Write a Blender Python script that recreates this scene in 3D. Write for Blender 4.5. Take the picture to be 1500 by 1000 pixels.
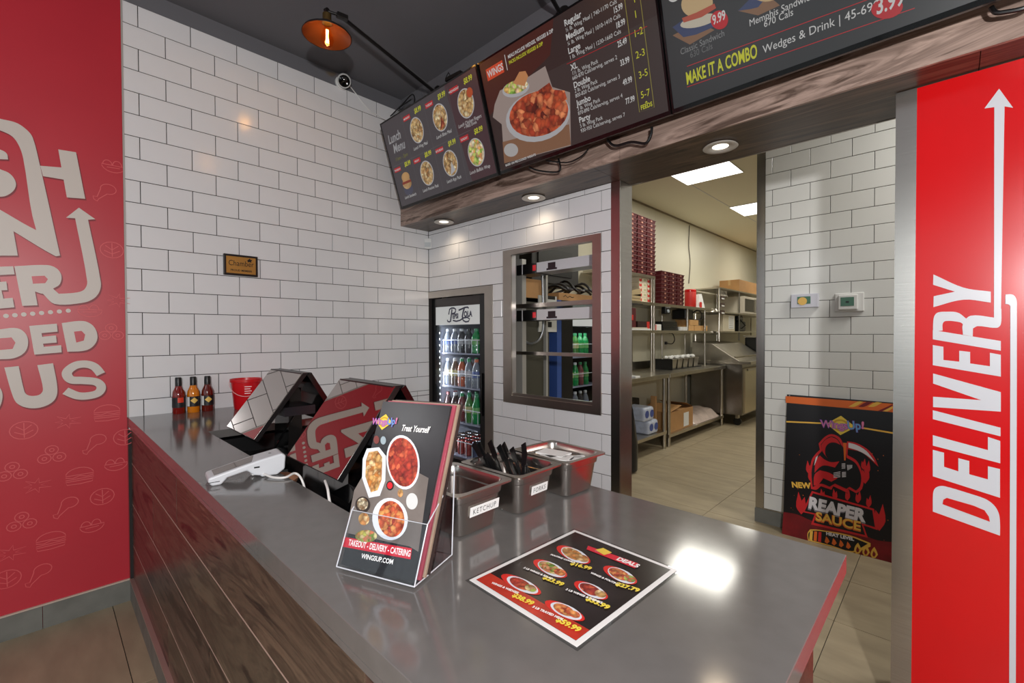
import bpy, math, random
from mathutils import Vector, Matrix
random.seed(7)
for o in list(bpy.data.objects): bpy.data.objects.remove(o)
scene = bpy.context.scene
COL = scene.collection

# ------------------------------------------------------------------ camera
T = 0.11                                   # wall tile pitch in metres
CAM = Vector((26.757139 * T, -19.219327 * T, -0.067966 * T + 12.05 * T))
FPX = 665.2873
_yaw, _pit, _rol = math.radians(133.969985), math.radians(-0.862913), math.radians(-0.190581)
FWD = Vector((math.cos(_yaw) * math.cos(_pit), math.sin(_yaw) * math.cos(_pit), math.sin(_pit)))
_r = Vector((math.sin(_yaw), -math.cos(_yaw), 0)); _u = _r.cross(FWD)
RGT = _r * math.cos(_rol) + _u * math.sin(_rol)
UPV = -_r * math.sin(_rol) + _u * math.cos(_rol)
cd = bpy.data.cameras.new('camera'); cam = bpy.data.objects.new('camera', cd); COL.objects.link(cam)
cd.sensor_width = 36; cd.lens = FPX * 36 / 1500; cd.clip_start = 0.02
cam.matrix_world = Matrix(((RGT.x, UPV.x, -FWD.x, CAM.x), (RGT.y, UPV.y, -FWD.y, CAM.y), (RGT.z, UPV.z, -FWD.z, CAM.z), (0, 0, 0, 1)))
scene.camera = cam

# ------------------------------------------------------------------ world, lights, exposure
w = bpy.data.worlds.new('world'); scene.world = w; w.use_nodes = True
bg = w.node_tree.nodes['Background']; bg.inputs[0].default_value = (0.86, 0.93, 1.0, 1); bg.inputs[1].default_value = 0.95
scene.view_settings.view_transform = 'Standard'; scene.view_settings.look = 'None'
scene.view_settings.exposure = 0.1; scene.view_settings.gamma = 1.0; scene.view_settings.use_curve_mapping = False

def lamp(name, kind, loc, energy, color=(1, 1, 1), size=0.1, rot=(0, 0, 0), spot=None, sizey=None):
    d = bpy.data.lights.new(name, kind); d.energy = energy; d.color = color
    if kind == 'AREA':
        d.size = size
        if sizey: d.shape = 'RECTANGLE'; d.size_y = sizey
    else: d.shadow_soft_size = size
    if spot: d.spot_size = math.radians(spot); d.spot_blend = 0.7
    o = bpy.data.objects.new(name, d); COL.objects.link(o); o.location = loc; o.rotation_euler = rot
    return o
# flash beside the camera, and fill points added on the dining side
lamp('camera_flash', 'POINT', (3.58, -2.51, 1.66), 170, (1, 0.985, 0.98), 0.05)  # main front-room light: a flash, no fixture hangs here
lamp('dining_fill', 'POINT', (1.4, -3.8, 2.35), 12, (0.98, 0.985, 1.0), 0.15)  # unseen fill, added to lift the upper walls and ceiling
lamp('dining_fill', 'POINT', (3.6, -3.8, 2.35), 12, (0.98, 0.985, 1.0), 0.15)
# kitchen ceiling panels; the last two are unseen, added to spread the light
KIT_L = [(1.04, 2.80, 3.035), (1.06, 4.75, 3.035), (1.06, 6.9, 3.035), (2.9, 2.80, 3.035), (2.9, 4.75, 3.035)]
for p in KIT_L: lamp('kitchen_panel_light', 'AREA', p, 16.5, (1, 0.965, 0.85), 0.58)
# recessed lamps in the bulkhead
DOWN = [(0.346, -0.115), (1.176, -0.095), (2.227, -0.08)]
for p in DOWN: lamp('downlight_bulb', 'SPOT', (p[0], p[1], 2.105), 2.6, (1, 0.80, 0.56), 0.07, spot=150)
lamp('passage_light', 'AREA', (3.6, 0.75, 3.03), 32, (1, 0.98, 0.93), 0.58)

# ------------------------------------------------------------------ helpers
def ray(px, py): return FWD + RGT * ((px - 750) / FPX) - UPV * ((py - 500) / FPX)
def at(px, py, ax, val):
    d = ray(px, py); i = 'xyz'.index(ax); t = (val - CAM[i]) / d[i]; return CAM + d * t
def srgb(r, g, b):
    f = lambda c: (c / 255) / 12.92 if c / 255 <= 0.04045 else ((c / 255 + 0.055) / 1.055) ** 2.4
    return (f(r), f(g), f(b), 1)

MATS = {}
def mat(name, col, rough=0.5, metal=0.0, var=0.0, vscale=8, bump=0.0, bscale=60, spec=0.5, emit=0.0, ecol=None, coat=0.0, stretch=None):
    if name in MATS: return MATS[name]
    m = bpy.data.materials.new(name); m.use_nodes = True; nt = m.node_tree; b = nt.nodes['Principled BSDF']
    b.inputs['Base Color'].default_value = col; b.inputs['Roughness'].default_value = rough; b.inputs['Metallic'].default_value = metal
    b.inputs['Specular IOR Level'].default_value = spec
    if coat: b.inputs['Coat Weight'].default_value = coat; b.inputs['Coat Roughness'].default_value = 0.08
    if emit: b.inputs['Emission Color'].default_value = ecol or col; b.inputs['Emission Strength'].default_value = emit
    if var or bump:
        tc = nt.nodes.new('ShaderNodeTexCoord'); mp = nt.nodes.new('ShaderNodeMapping'); nt.links.new(tc.outputs['Object'], mp.inputs[0])
        if stretch: mp.inputs['Scale'].default_value = stretch
    if var:
        n = nt.nodes.new('ShaderNodeTexNoise'); n.inputs['Scale'].default_value = vscale; n.inputs['Detail'].default_value = 4; nt.links.new(mp.outputs[0], n.inputs['Vector'])
        r = nt.nodes.new('ShaderNodeValToRGB'); r.color_ramp.elements[0].position = 0.3; r.color_ramp.elements[1].position = 0.72
        r.color_ramp.elements[0].color = [c * (1 - var) for c in col[:3]] + [1]; r.color_ramp.elements[1].color = [min(1, c * (1 + var)) for c in col[:3]] + [1]
        nt.links.new(n.outputs[0], r.inputs[0]); nt.links.new(r.outputs[0], b.inputs['Base Color'])
    if bump:
        n2 = nt.nodes.new('ShaderNodeTexNoise'); n2.inputs['Scale'].default_value = bscale; nt.links.new(mp.outputs[0], n2.inputs['Vector'])
        bp = nt.nodes.new('ShaderNodeBump'); bp.inputs['Strength'].default_value = bump; bp.inputs['Distance'].default_value = 0.01
        nt.links.new(n2.outputs[0], bp.inputs['Height']); nt.links.new(bp.outputs[0], b.inputs['Normal'])
    MATS[name] = m; return m
def emat(name, col, s=1.0):
    return mat(name, (0.012, 0.012, 0.012, 1), 0.34, emit=s, ecol=col, spec=0.35)
def clear(name, tint=(1, 1, 1, 1), gloss=0.08, rough=0.02):
    if name in MATS: return MATS[name]
    m = bpy.data.materials.new(name); m.use_nodes = True; nt = m.node_tree; nt.nodes.clear()
    out = nt.nodes.new('ShaderNodeOutputMaterial'); mx = nt.nodes.new('ShaderNodeMixShader'); tr = nt.nodes.new('ShaderNodeBsdfTransparent'); gl = nt.nodes.new('ShaderNodeBsdfGlossy')
    lw = nt.nodes.new('ShaderNodeLayerWeight'); lw.inputs[0].default_value = 0.5
    pw_ = nt.nodes.new('ShaderNodeMath'); pw_.operation = 'POWER'; pw_.inputs[1].default_value = 4.0; nt.links.new(lw.outputs['Facing'], pw_.inputs[0])
    ad = nt.nodes.new('ShaderNodeMath'); ad.operation = 'MULTIPLY_ADD'; ad.inputs[1].default_value = 0.35; ad.inputs[2].default_value = gloss * 0.3; ad.use_clamp = True
    nt.links.new(pw_.outputs[0], ad.inputs[0]); nt.links.new(ad.outputs[0], mx.inputs[0])
    tr.inputs[0].default_value = tint; gl.inputs['Roughness'].default_value = rough
    nt.links.new(tr.outputs[0], mx.inputs[1]); nt.links.new(gl.outputs[0], mx.inputs[2]); nt.links.new(mx.outputs[0], out.inputs[0])
    MATS[name] = m; return m
def wood(name, c1, c2, rough=0.4, scale=(1.6, 14, 14), seed=0, spec=0.5):
    if name in MATS: return MATS[name]
    m = bpy.data.materials.new(name); m.use_nodes = True; nt = m.node_tree; b = nt.nodes['Principled BSDF']
    b.inputs['Roughness'].default_value = rough; b.inputs['Specular IOR Level'].default_value = spec
    tc = nt.nodes.new('ShaderNodeTexCoord'); mp = nt.nodes.new('ShaderNodeMapping'); mp.inputs['Scale'].default_value = scale; mp.inputs['Location'].default_value = (seed * 3.1, seed * 1.7, seed * 0.9)
    nt.links.new(tc.outputs['Object'], mp.inputs[0])
    n = nt.nodes.new('ShaderNodeTexNoise'); n.inputs['Scale'].default_value = 1.0; n.inputs['Detail'].default_value = 6; n.inputs['Distortion'].default_value = 2.2; n.inputs['Roughness'].default_value = 0.62
    fn = nt.nodes.new('ShaderNodeTexNoise'); fn.inputs['Scale'].default_value = 7; fn.inputs['Detail'].default_value = 4
    for x in (n, fn): nt.links.new(mp.outputs[0], x.inputs['Vector'])
    wv = nt.nodes.new('ShaderNodeMath'); wv.operation = 'PINGPONG'; wv.inputs[1].default_value = 0.09; nt.links.new(n.outputs[0], wv.inputs[0])
    a = nt.nodes.new('ShaderNodeMath'); a.operation = 'MULTIPLY_ADD'; nt.links.new(wv.outputs[0], a.inputs[0]); a.inputs[1].default_value = 3.2; nt.links.new(n.outputs[0], a.inputs[2])
    a2 = nt.nodes.new('ShaderNodeMath'); a2.operation = 'MULTIPLY_ADD'; nt.links.new(fn.outputs[0], a2.inputs[0]); a2.inputs[1].default_value = 0.25; nt.links.new(a.outputs[0], a2.inputs[2])
    r = nt.nodes.new('ShaderNodeValToRGB'); r.color_ramp.elements[0].color = c1; r.color_ramp.elements[1].color = c2; r.color_ramp.elements[0].position = 0.52; r.color_ramp.elements[1].position = 1.0
    nt.links.new(a2.outputs[0], r.inputs[0]); nt.links.new(r.outputs[0], b.inputs['Base Color'])
    bp = nt.nodes.new('ShaderNodeBump'); bp.inputs['Strength'].default_value = 0.12; bp.inputs['Distance'].default_value = 0.004; nt.links.new(fn.outputs[0], bp.inputs['Height']); nt.links.new(bp.outputs[0], b.inputs['Normal'])
    MATS[name] = m; return m
def foodmat(name, cols, scale=60, emit=0.0, rough=0.4):
    if name in MATS: return MATS[name]
    m = bpy.data.materials.new(name); m.use_nodes = True; nt = m.node_tree; b = nt.nodes['Principled BSDF']; b.inputs['Roughness'].default_value = rough
    tc = nt.nodes.new('ShaderNodeTexCoord'); v = nt.nodes.new('ShaderNodeTexVoronoi'); v.inputs['Scale'].default_value = scale
    nz = nt.nodes.new('ShaderNodeTexNoise'); nz.inputs['Scale'].default_value = scale * 0.7; nt.links.new(tc.outputs['Object'], nz.inputs['Vector'])
    vm = nt.nodes.new('ShaderNodeVectorMath'); vm.operation = 'MULTIPLY_ADD'; vm.inputs[1].default_value = (1.6 / scale,) * 3; nt.links.new(nz.outputs['Color'], vm.inputs[0]); nt.links.new(tc.outputs['Object'], vm.inputs[2]); nt.links.new(vm.outputs[0], v.inputs['Vector'])
    sp = nt.nodes.new('ShaderNodeSeparateColor'); nt.links.new(v.outputs['Color'], sp.inputs[0])
    r = nt.nodes.new('ShaderNodeValToRGB'); r.color_ramp.interpolation = 'LINEAR'
    el = r.color_ramp.elements; el[0].position = 0; el[0].color = cols[0]; el[1].position = 1; el[1].color = cols[-1]
    for i, c in enumerate(cols[1:-1]): e = el.new((i + 1) / (len(cols) - 1)); e.color = c
    nt.links.new(sp.outputs[0], r.inputs[0])
    mu = nt.nodes.new('ShaderNodeMixRGB'); mu.blend_type = 'MULTIPLY'; mu.inputs[0].default_value = 0.85
    rr = nt.nodes.new('ShaderNodeMapRange'); rr.inputs[1].default_value = 0; rr.inputs[2].default_value = 0.9; rr.inputs[3].default_value = 1.25; rr.inputs[4].default_value = 0.25
    nt.links.new(v.outputs['Distance'], rr.inputs[0]); nt.links.new(r.outputs[0], mu.inputs[1]); nt.links.new(rr.outputs[0], mu.inputs[2])
    nt.links.new(mu.outputs[0], b.inputs['Base Color'])
    if emit:
        nt.links.new(mu.outputs[0], b.inputs['Emission Color']); b.inputs['Emission Strength'].default_value = emit
        nt.links.remove(b.inputs['Base Color'].links[0]); b.inputs['Base Color'].default_value = (0.012, 0.012, 0.012, 1); b.inputs['Roughness'].default_value = 0.34; b.inputs['Specular IOR Level'].default_value = 0.35
    MATS[name] = m; return m

class MB:
    def __init__(s): s.v = []; s.f = []
    def add(s, vs, fs):
        n = len(s.v); s.v += [Vector(p) for p in vs]; s.f += [tuple(i + n for i in f) for f in fs]; return s
    def box(s, x0, x1, y0, y1, z0, z1):
        return s.add([(x0, y0, z0), (x1, y0, z0), (x1, y1, z0), (x0, y1, z0), (x0, y0, z1), (x1, y0, z1), (x1, y1, z1), (x0, y1, z1)],
                     [(0, 3, 2, 1), (4, 5, 6, 7), (0, 1, 5, 4), (1, 2, 6, 5), (2, 3, 7, 6), (3, 0, 4, 7)])
    def bar(s, a, b, w, h=None, up=(0, 0, 1)):
        a, b = Vector(a), Vector(b); d = (b - a).normalized(); up = Vector(up)
        if abs(d.dot(up)) > 0.98: up = Vector((1, 0, 0))
        r = d.cross(up).normalized(); u = r.cross(d); h = h or w; r = r * w / 2; u = u * h / 2
        return s.add([a - r - u, a + r - u, a + r + u, a - r + u, b - r - u, b + r - u, b + r + u, b - r + u],
                     [(0, 1, 2, 3), (4, 7, 6, 5), (0, 4, 5, 1), (1, 5, 6, 2), (2, 6, 7, 3), (3, 7, 4, 0)])
    def tube(s, pts, r, n=8, cap=True):
        pts = [Vector(p) for p in pts]; rs = r if isinstance(r, (list, tuple)) else [r] * len(pts); base = len(s.v); up = None
        for i, p in enumerate(pts):
            d = (pts[min(i + 1, len(pts) - 1)] - pts[max(i - 1, 0)]).normalized()
            if up is None: up = Vector((0, 0, 1)) if abs(d.z) < 0.9 else Vector((1, 0, 0))
            x = d.cross(up).normalized(); y = x.cross(d).normalized(); up = y
            for k in range(n):
                a = 2 * math.pi * k / n; s.v.append(p + (x * math.cos(a) + y * math.sin(a)) * rs[i])
        for i in range(len(pts) - 1):
            for k in range(n):
                s.f.append((base + i * n + k, base + i * n + (k + 1) % n, base + (i + 1) * n + (k + 1) % n, base + (i + 1) * n + k))
        if cap: s.f.append(tuple(base + k for k in range(n))[::-1]); s.f.append(tuple(base + (len(pts) - 1) * n + k for k in range(n)))
        return s
    def lathe(s, prof, c=(0, 0, 0), n=16, axis=None, capb=True, capt=True):
        c = Vector(c); base = len(s.v); q = Vector((0, 0, 1)).rotation_difference(Vector(axis)) if axis else None
        for (r, z) in prof:
            for k in range(n):
                a = 2 * math.pi * k / n; p = Vector((r * math.cos(a), r * math.sin(a), z))
                if q: p = q @ p
                s.v.append(c + p)
        for i in range(len(prof) - 1):
            for k in range(n):
                s.f.append((base + i * n + k, base + i * n + (k + 1) % n, base + (i + 1) * n + (k + 1) % n, base + (i + 1) * n + k))
        if capb: s.f.append(tuple(base + k for k in range(n))[::-1])
        if capt: s.f.append(tuple(base + (len(prof) - 1) * n + k for k in range(n)))
        return s
    def prism(s, poly, axis, a, b):      # polygon in the two other axes extruded along axis
        i = 'xyz'.index(axis); o = [k for k in range(3) if k != i]; n = len(poly)
        def mk(p, h):
            v = [0, 0, 0]; v[o[0]] = p[0]; v[o[1]] = p[1]; v[i] = h; return v
        vs = [mk(p, a) for p in poly] + [mk(p, b) for p in poly]
        fs = [tuple(range(n))[::-1], tuple(range(n, 2 * n))] + [(k, (k + 1) % n, n + (k + 1) % n, n + k) for k in range(n)]
        return s.add(vs, fs)
    def build(s, name, m, parent=None, world=True, smooth=False, bevel=0.0, seg=2, subsurf=0):
        vs = s.v
        if parent is not None and world:
            inv = parent.matrix_world.inverted() if not parent.parent else (parent.parent.matrix_world @ parent.matrix_basis).inverted()
            vs = [inv @ v for v in vs]
        me = bpy.data.meshes.new(name); me.from_pydata([tuple(v) for v in vs], [], s.f); me.materials.append(m)
        import bmesh
        bm = bmesh.new(); bm.from_mesh(me); bmesh.ops.recalc_face_normals(bm, faces=bm.faces); bm.to_mesh(me); bm.free()
        if smooth:
            for p in me.polygons: p.use_smooth = True
            try: me.set_sharp_from_angle(angle=math.radians(40))
            except Exception: pass
        o = bpy.data.objects.new(name, me); COL.objects.link(o)
        if parent is not None: o.parent = parent
        if bevel:
            md = o.modifiers.new('bevel', 'BEVEL'); md.width = bevel; md.segments = seg; md.limit_method = 'ANGLE'; md.angle_limit = math.radians(40)
            if smooth is False and seg > 1:
                for p in me.polygons: p.use_smooth = False
        if subsurf: md = o.modifiers.new('sub', 'SUBSURF'); md.levels = subsurf; md.render_levels = subsurf
        return o
def tag(o, label=None, cat=None, group=None, kind=None):
    if label: o['label'] = label
    if cat: o['category'] = cat
    if group: o['group'] = group
    if kind: o['kind'] = kind
    return o
def thing(name, label, cat, loc=(0, 0, 0), rotz=0.0, group=None):
    o = bpy.data.objects.new(name, None); COL.objects.link(o); o.empty_display_size = 0.05
    o.location = loc; o.rotation_euler = (0, 0, rotz); o.matrix_world = Matrix.Translation(Vector(loc)) @ Matrix.Rotation(rotz, 4, 'Z')
    return tag(o, label, cat, group)
def structure(name, label=None, loc=(0, 0, 0)):
    o = bpy.data.objects.new(name, None); COL.objects.link(o); o.empty_display_size = 0.05; o.location = loc; o.matrix_world = Matrix.Translation(Vector(loc))
    o['kind'] = 'structure'
    if label: o['label'] = label
    return o
def copy_thing(src, loc, rotz=0.0, label=None, group=None):
    r = src.copy(); COL.objects.link(r); r.location = loc; r.rotation_euler = (0, 0, rotz); r.matrix_world = Matrix.Translation(Vector(loc)) @ Matrix.Rotation(rotz, 4, 'Z')
    if label: r['label'] = label
    if group: r['group'] = group
    for ch in list(src.children):
        c = ch.copy(); COL.objects.link(c); c.parent = r
        for g in list(ch.children): d = g.copy(); COL.objects.link(d); d.parent = c
    return r

# glyph cache: outlines of the built-in font, taken once while the scene is still empty
CHARS = "ABCDEFGHIJKLMNOPQRSTUVWXYZabcdefghijklmnopqrstuvwxyz0123456789.,/$&|-+!½¼"
CHARS = ''.join(sorted(set(CHARS)))
GLY = {}
def _cache():
    jobs = []
    for bold in (0.0, 0.022, 0.05):
        for ch in CHARS:
            for s, k in ((ch, 'g'), ('H' + ch + 'H', 'w')):
                if k == 'w' and bold: continue
                c = bpy.data.curves.new('t', 'FONT'); c.body = s; c.size = 1; c.offset = bold; c.resolution_u = 3
                o = bpy.data.objects.new('t', c); COL.objects.link(o); jobs.append((bold, ch, k, o, c))
    c = bpy.data.curves.new('t', 'FONT'); c.body = 'HH'; o = bpy.data.objects.new('t', c); COL.objects.link(o); jobs.append((0, 'HH', 'w', o, c))
    dg = bpy.context.evaluated_depsgraph_get(); W = {}
    for bold, ch, k, o, c in jobs:
        me = bpy.data.meshes.new_from_object(o.evaluated_get(dg))
        if k == 'g': GLY[(bold, ch)] = ([(v.co.x, v.co.y) for v in me.vertices], [tuple(p.vertices) for p in me.polygons])
        else:
            xs = [v.co.x for v in me.vertices]; W[ch] = max(xs) - min(xs)
        bpy.data.meshes.remove(me)
    for ch in CHARS: GLY[('adv', ch)] = W[ch] - W['HH']
    GLY[('adv', ' ')] = 0.3
    for bold, ch, k, o, c in jobs:
        bpy.data.objects.remove(o); bpy.data.curves.remove(c)
_cache()

def _cm(pts, n=5):
    out = []
    for i in range(len(pts) - 1):
        p0, p1, p2, p3 = pts[max(i - 1, 0)], pts[i], pts[i + 1], pts[min(i + 2, len(pts) - 1)]
        for k in range(n):
            t = k / n; out.append(0.5 * ((2 * p1) + (p2 - p0) * t + (2 * p0 - 5 * p1 + 4 * p2 - p3) * t * t + (3 * p1 - p0 - 3 * p2 + p3) * t ** 3))
    return out + [pts[-1]]
def round_poly(pts, lim=58, n=5):
    """keeps sharp corners, turns shallow ones into curves"""
    P = [Vector((p[0], p[1])) for p in pts]; N = len(P); sm = []
    for i in range(N):
        a, b = P[i] - P[i - 1], P[(i + 1) % N] - P[i]
        sm.append(a.length > 1e-9 and b.length > 1e-9 and a.angle(b) < math.radians(lim))
    out = []
    for i in range(N):
        j = (i + 1) % N; p0, p1 = P[i], P[j]; L_ = (p1 - p0).length
        if not (sm[i] or sm[j]) or L_ < 1e-9: out.append(tuple(p0)); continue
        t0 = ((P[j] - P[i - 1]).normalized() * L_) if sm[i] else (p1 - p0)
        t1 = ((P[(j + 1) % N] - P[i]).normalized() * L_) if sm[j] else (p1 - p0)
        for k in range(n):
            t = k / n; h = (2 * t ** 3 - 3 * t * t + 1, t ** 3 - 2 * t * t + t, -2 * t ** 3 + 3 * t * t, t ** 3 - t * t)
            out.append(tuple(p0 * h[0] + t0 * h[1] + p1 * h[2] + t1 * h[3]))
    return out
class Panel:
    """flat print on a real surface: origin, right and up unit vectors; pieces collected by part name"""
    def __init__(s, root, O, U, V, eps=0.0006):
        s.root = root; s.O = Vector(O); s.U = Vector(U).normalized(); s.V = Vector(V).normalized(); s.N = s.U.cross(s.V).normalized(); s.eps = eps; s.parts = {}
    def px(s, x, y):
        d = ray(x, y); t = (s.O - CAM).dot(s.N) / d.dot(s.N); p = CAM + d * t - s.O; return (p.dot(s.U), p.dot(s.V))
    def P(s, u, v, layer): return s.O + s.U * u + s.V * v + s.N * (s.eps * layer + (len(s.parts) % 14) * s.eps * 0.05)
    def mb(s, name, m):
        k = (name, m.name, len(s.parts)); s.parts[k] = (MB(), m)
        return s.parts[k][0]
    def poly(s, pts, m, name, layer=1):
        b = s.mb(name, m); b.add([s.P(u, v, layer) for u, v in pts], [tuple(range(len(pts)))])
    def rect(s, u0, v0, u1, v1, m, name, layer=1): s.poly([(u0, v0), (u1, v0), (u1, v1), (u0, v1)], m, name, layer)
    def disc(s, cu, cv, ru, rv, m, name, layer=1, n=28, rot=0.0):
        c, q = math.cos(rot), math.sin(rot)
        s.poly([(cu + ru * math.cos(a) * c - rv * math.sin(a) * q, cv + ru * math.cos(a) * q + rv * math.sin(a) * c) for a in [2 * math.pi * k / n for k in range(n)]], m, name, layer)
    def ring(s, cu, cv, ru, rv, wd, m, name, layer=1, n=28):
        self = s.mb(name, m); vs = []; 
        for k in range(n):
            a = 2 * math.pi * k / n; vs += [s.P(cu + ru * math.cos(a), cv + rv * math.sin(a), layer), s.P(cu + (ru - wd) * math.cos(a), cv + (rv - wd) * math.sin(a), layer)]
        self.add(vs, [(2 * k, (2 * k + 2) % (2 * n), (2 * k + 3) % (2 * n), 2 * k + 1) for k in range(n)])
    def stroke(s, pts, wd, m, name, layer=1, closed=False):
        b = s.mb(name, m); n = len(pts); L = []
        for i in range(n):
            p0 = pts[i - 1] if (i > 0 or closed) else pts[i]; p1 = pts[(i + 1) % n] if (i < n - 1 or closed) else pts[i]
            dx, dy = p1[0] - p0[0], p1[1] - p0[1]; l = math.hypot(dx, dy) or 1; nx, ny = -dy / l * wd / 2, dx / l * wd / 2
            L += [s.P(pts[i][0] + nx, pts[i][1] + ny, layer), s.P(pts[i][0] - nx, pts[i][1] - ny, layer)]
        fs = [(2 * i, 2 * i + 1, 2 * i + 3, 2 * i + 2) for i in range(n - 1)]
        if closed: fs.append((2 * n - 2, 2 * n - 1, 1, 0))
        b.add(L, fs)
    def text(s, t, u, v, size, m, name='lettering', layer=2, sx=1.0, shear=0.0, align='L', bold=0.0, rot=0.0, track=0.0, arc=0.0):
        wid = sum((GLY[('adv', c)] + track) for c in t) * size * sx
        x = {'L': 0, 'C': -wid / 2, 'R': -wid}[align]; b = s.mb(name, m); c, q = math.cos(rot), math.sin(rot)
        for ch in t:
            if ch != ' ':
                vs, fs = GLY[(bold, ch)]; pts = []
                for (gx, gy) in vs:
                    a = x + (gx + shear * gy) * size * sx; e = gy * size + arc * a * a; pts.append(s.P(u + a * c - e * q, v + a * q + e * c, layer))
                b.add(pts, fs)
            x += (GLY[('adv', ch)] + track) * size * sx
        return wid
    def done(s):
        for (name, mn, _i), (b, m) in s.parts.items():
            if b.f: b.build(name, m, s.root)
# ------------------------------------------------------------------ materials
TILE = mat('white_glazed_tile', srgb(226, 226, 228), 0.16, var=0.02, vscale=3, spec=0.5)
TILE_K = mat('white_glazed_tile_side', srgb(222, 222, 218), 0.18, var=0.02, vscale=3, spec=0.5)
GROUT = mat('dark_grout', srgb(46, 41, 40), 0.9)
CEIL = mat('charcoal_ceiling_paint', srgb(104, 104, 109), 0.9, bump=0.05, bscale=200)
STEEL = mat('brushed_steel', srgb(190, 186, 180), 0.25, metal=1.0, var=0.08, vscale=5, stretch=(1, 1, 40))
STEEL2 = mat('satin_steel', srgb(175, 168, 160), 0.32, metal=1.0, var=0.06, vscale=6)
BLACK = mat('black_plastic', srgb(16, 16, 17), 0.35)
BLKGL = mat('black_gloss', srgb(10, 10, 11), 0.08)
WHITE = mat('white_plastic', srgb(226, 226, 224), 0.35)
REDP = mat('mural_red', srgb(188, 42, 56), 0.38, var=0.05, vscale=2)
REDD = mat('delivery_red', srgb(214, 8, 14), 0.2, var=0.05, vscale=2.5)
FLOORT = mat('beige_stone_floor', srgb(155, 141, 116), 0.42, var=0.16, vscale=3.5, stretch=(1, 3.5, 1))
BASET = mat('grey_stone_base', srgb(112, 112, 106), 0.5, var=0.2, vscale=9)
WOODS = [wood('dark_oak_plank_%d' % i, srgb(30, 23, 21), srgb(100 + 6 * (i % 3), 82 + 4 * (i % 2), 70), 0.36, (0.9, 7, 7), i) for i in range(4)]
BWOOD = wood('bulkhead_oak', srgb(90, 72, 62), srgb(196, 170, 156), 0.4, (0.8, 7, 7), 5)
QUARTZ = mat('grey_quartz', srgb(104, 101, 99), 0.12, var=0.05, vscale=30, spec=0.9)
KWALL = mat('kitchen_wall_panel', srgb(214, 209, 188), 0.45)
KCEIL = mat('kitchen_ceiling_paint', srgb(244, 240, 218), 0.7)
CARD = mat('cardboard', srgb(176, 132, 84), 0.8, var=0.08)

ZC = 3.06; SOF = 2.125

# ------------------------------------------------------------------ floor
fl = structure('floor', 'beige stone plank tile floor')
MB().box(-0.05, 6.0, -6.0, 9.0, -0.08, -0.006).build('floor_bed', GROUT, fl)
TX, TY = 0.91, 0.457
meF = None
for i in range(-3, 5):
    for j in range(-9, 19):
        x0, y0 = 1.66 + i * TX, 0.396 + j * TY
        if x0 + TX < -0.05 or x0 > 4.2 or y0 > 8.6: continue
        xa, xb, ya, yb = max(x0, -0.03) + 0.0015, x0 + TX - 0.0015, y0 + 0.0015, y0 + TY - 0.0015
        if xb - xa < 0.02: continue
        if meF is None or xa > x0 + 0.01:
            o = MB().box(-(xb - xa) / 2, (xb - xa) / 2, -(yb - ya) / 2, (yb - ya) / 2, -0.006, 0).build('floor_tile', FLOORT, fl, world=False)
            if xa <= x0 + 0.01: meF = o.data
        else:
            o = bpy.data.objects.new('floor_tile', meF); COL.objects.link(o); o.parent = fl
        o.location = ((xa + xb) / 2, (ya + yb) / 2, 0)

# ------------------------------------------------------------------ ceilings
ce = MB().box(-0.1, 6.0, -6.0, -0.19, ZC, ZC + 0.1).build('ceiling', CEIL); tag(ce, 'charcoal painted ceiling over the counter', kind='structure')
ck = MB().box(-0.1, 6.0, 0.12, 9.0, 3.05, 3.15).build('ceiling_kitchen', KCEIL); tag(ck, 'cream kitchen ceiling', kind='structure')

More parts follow.
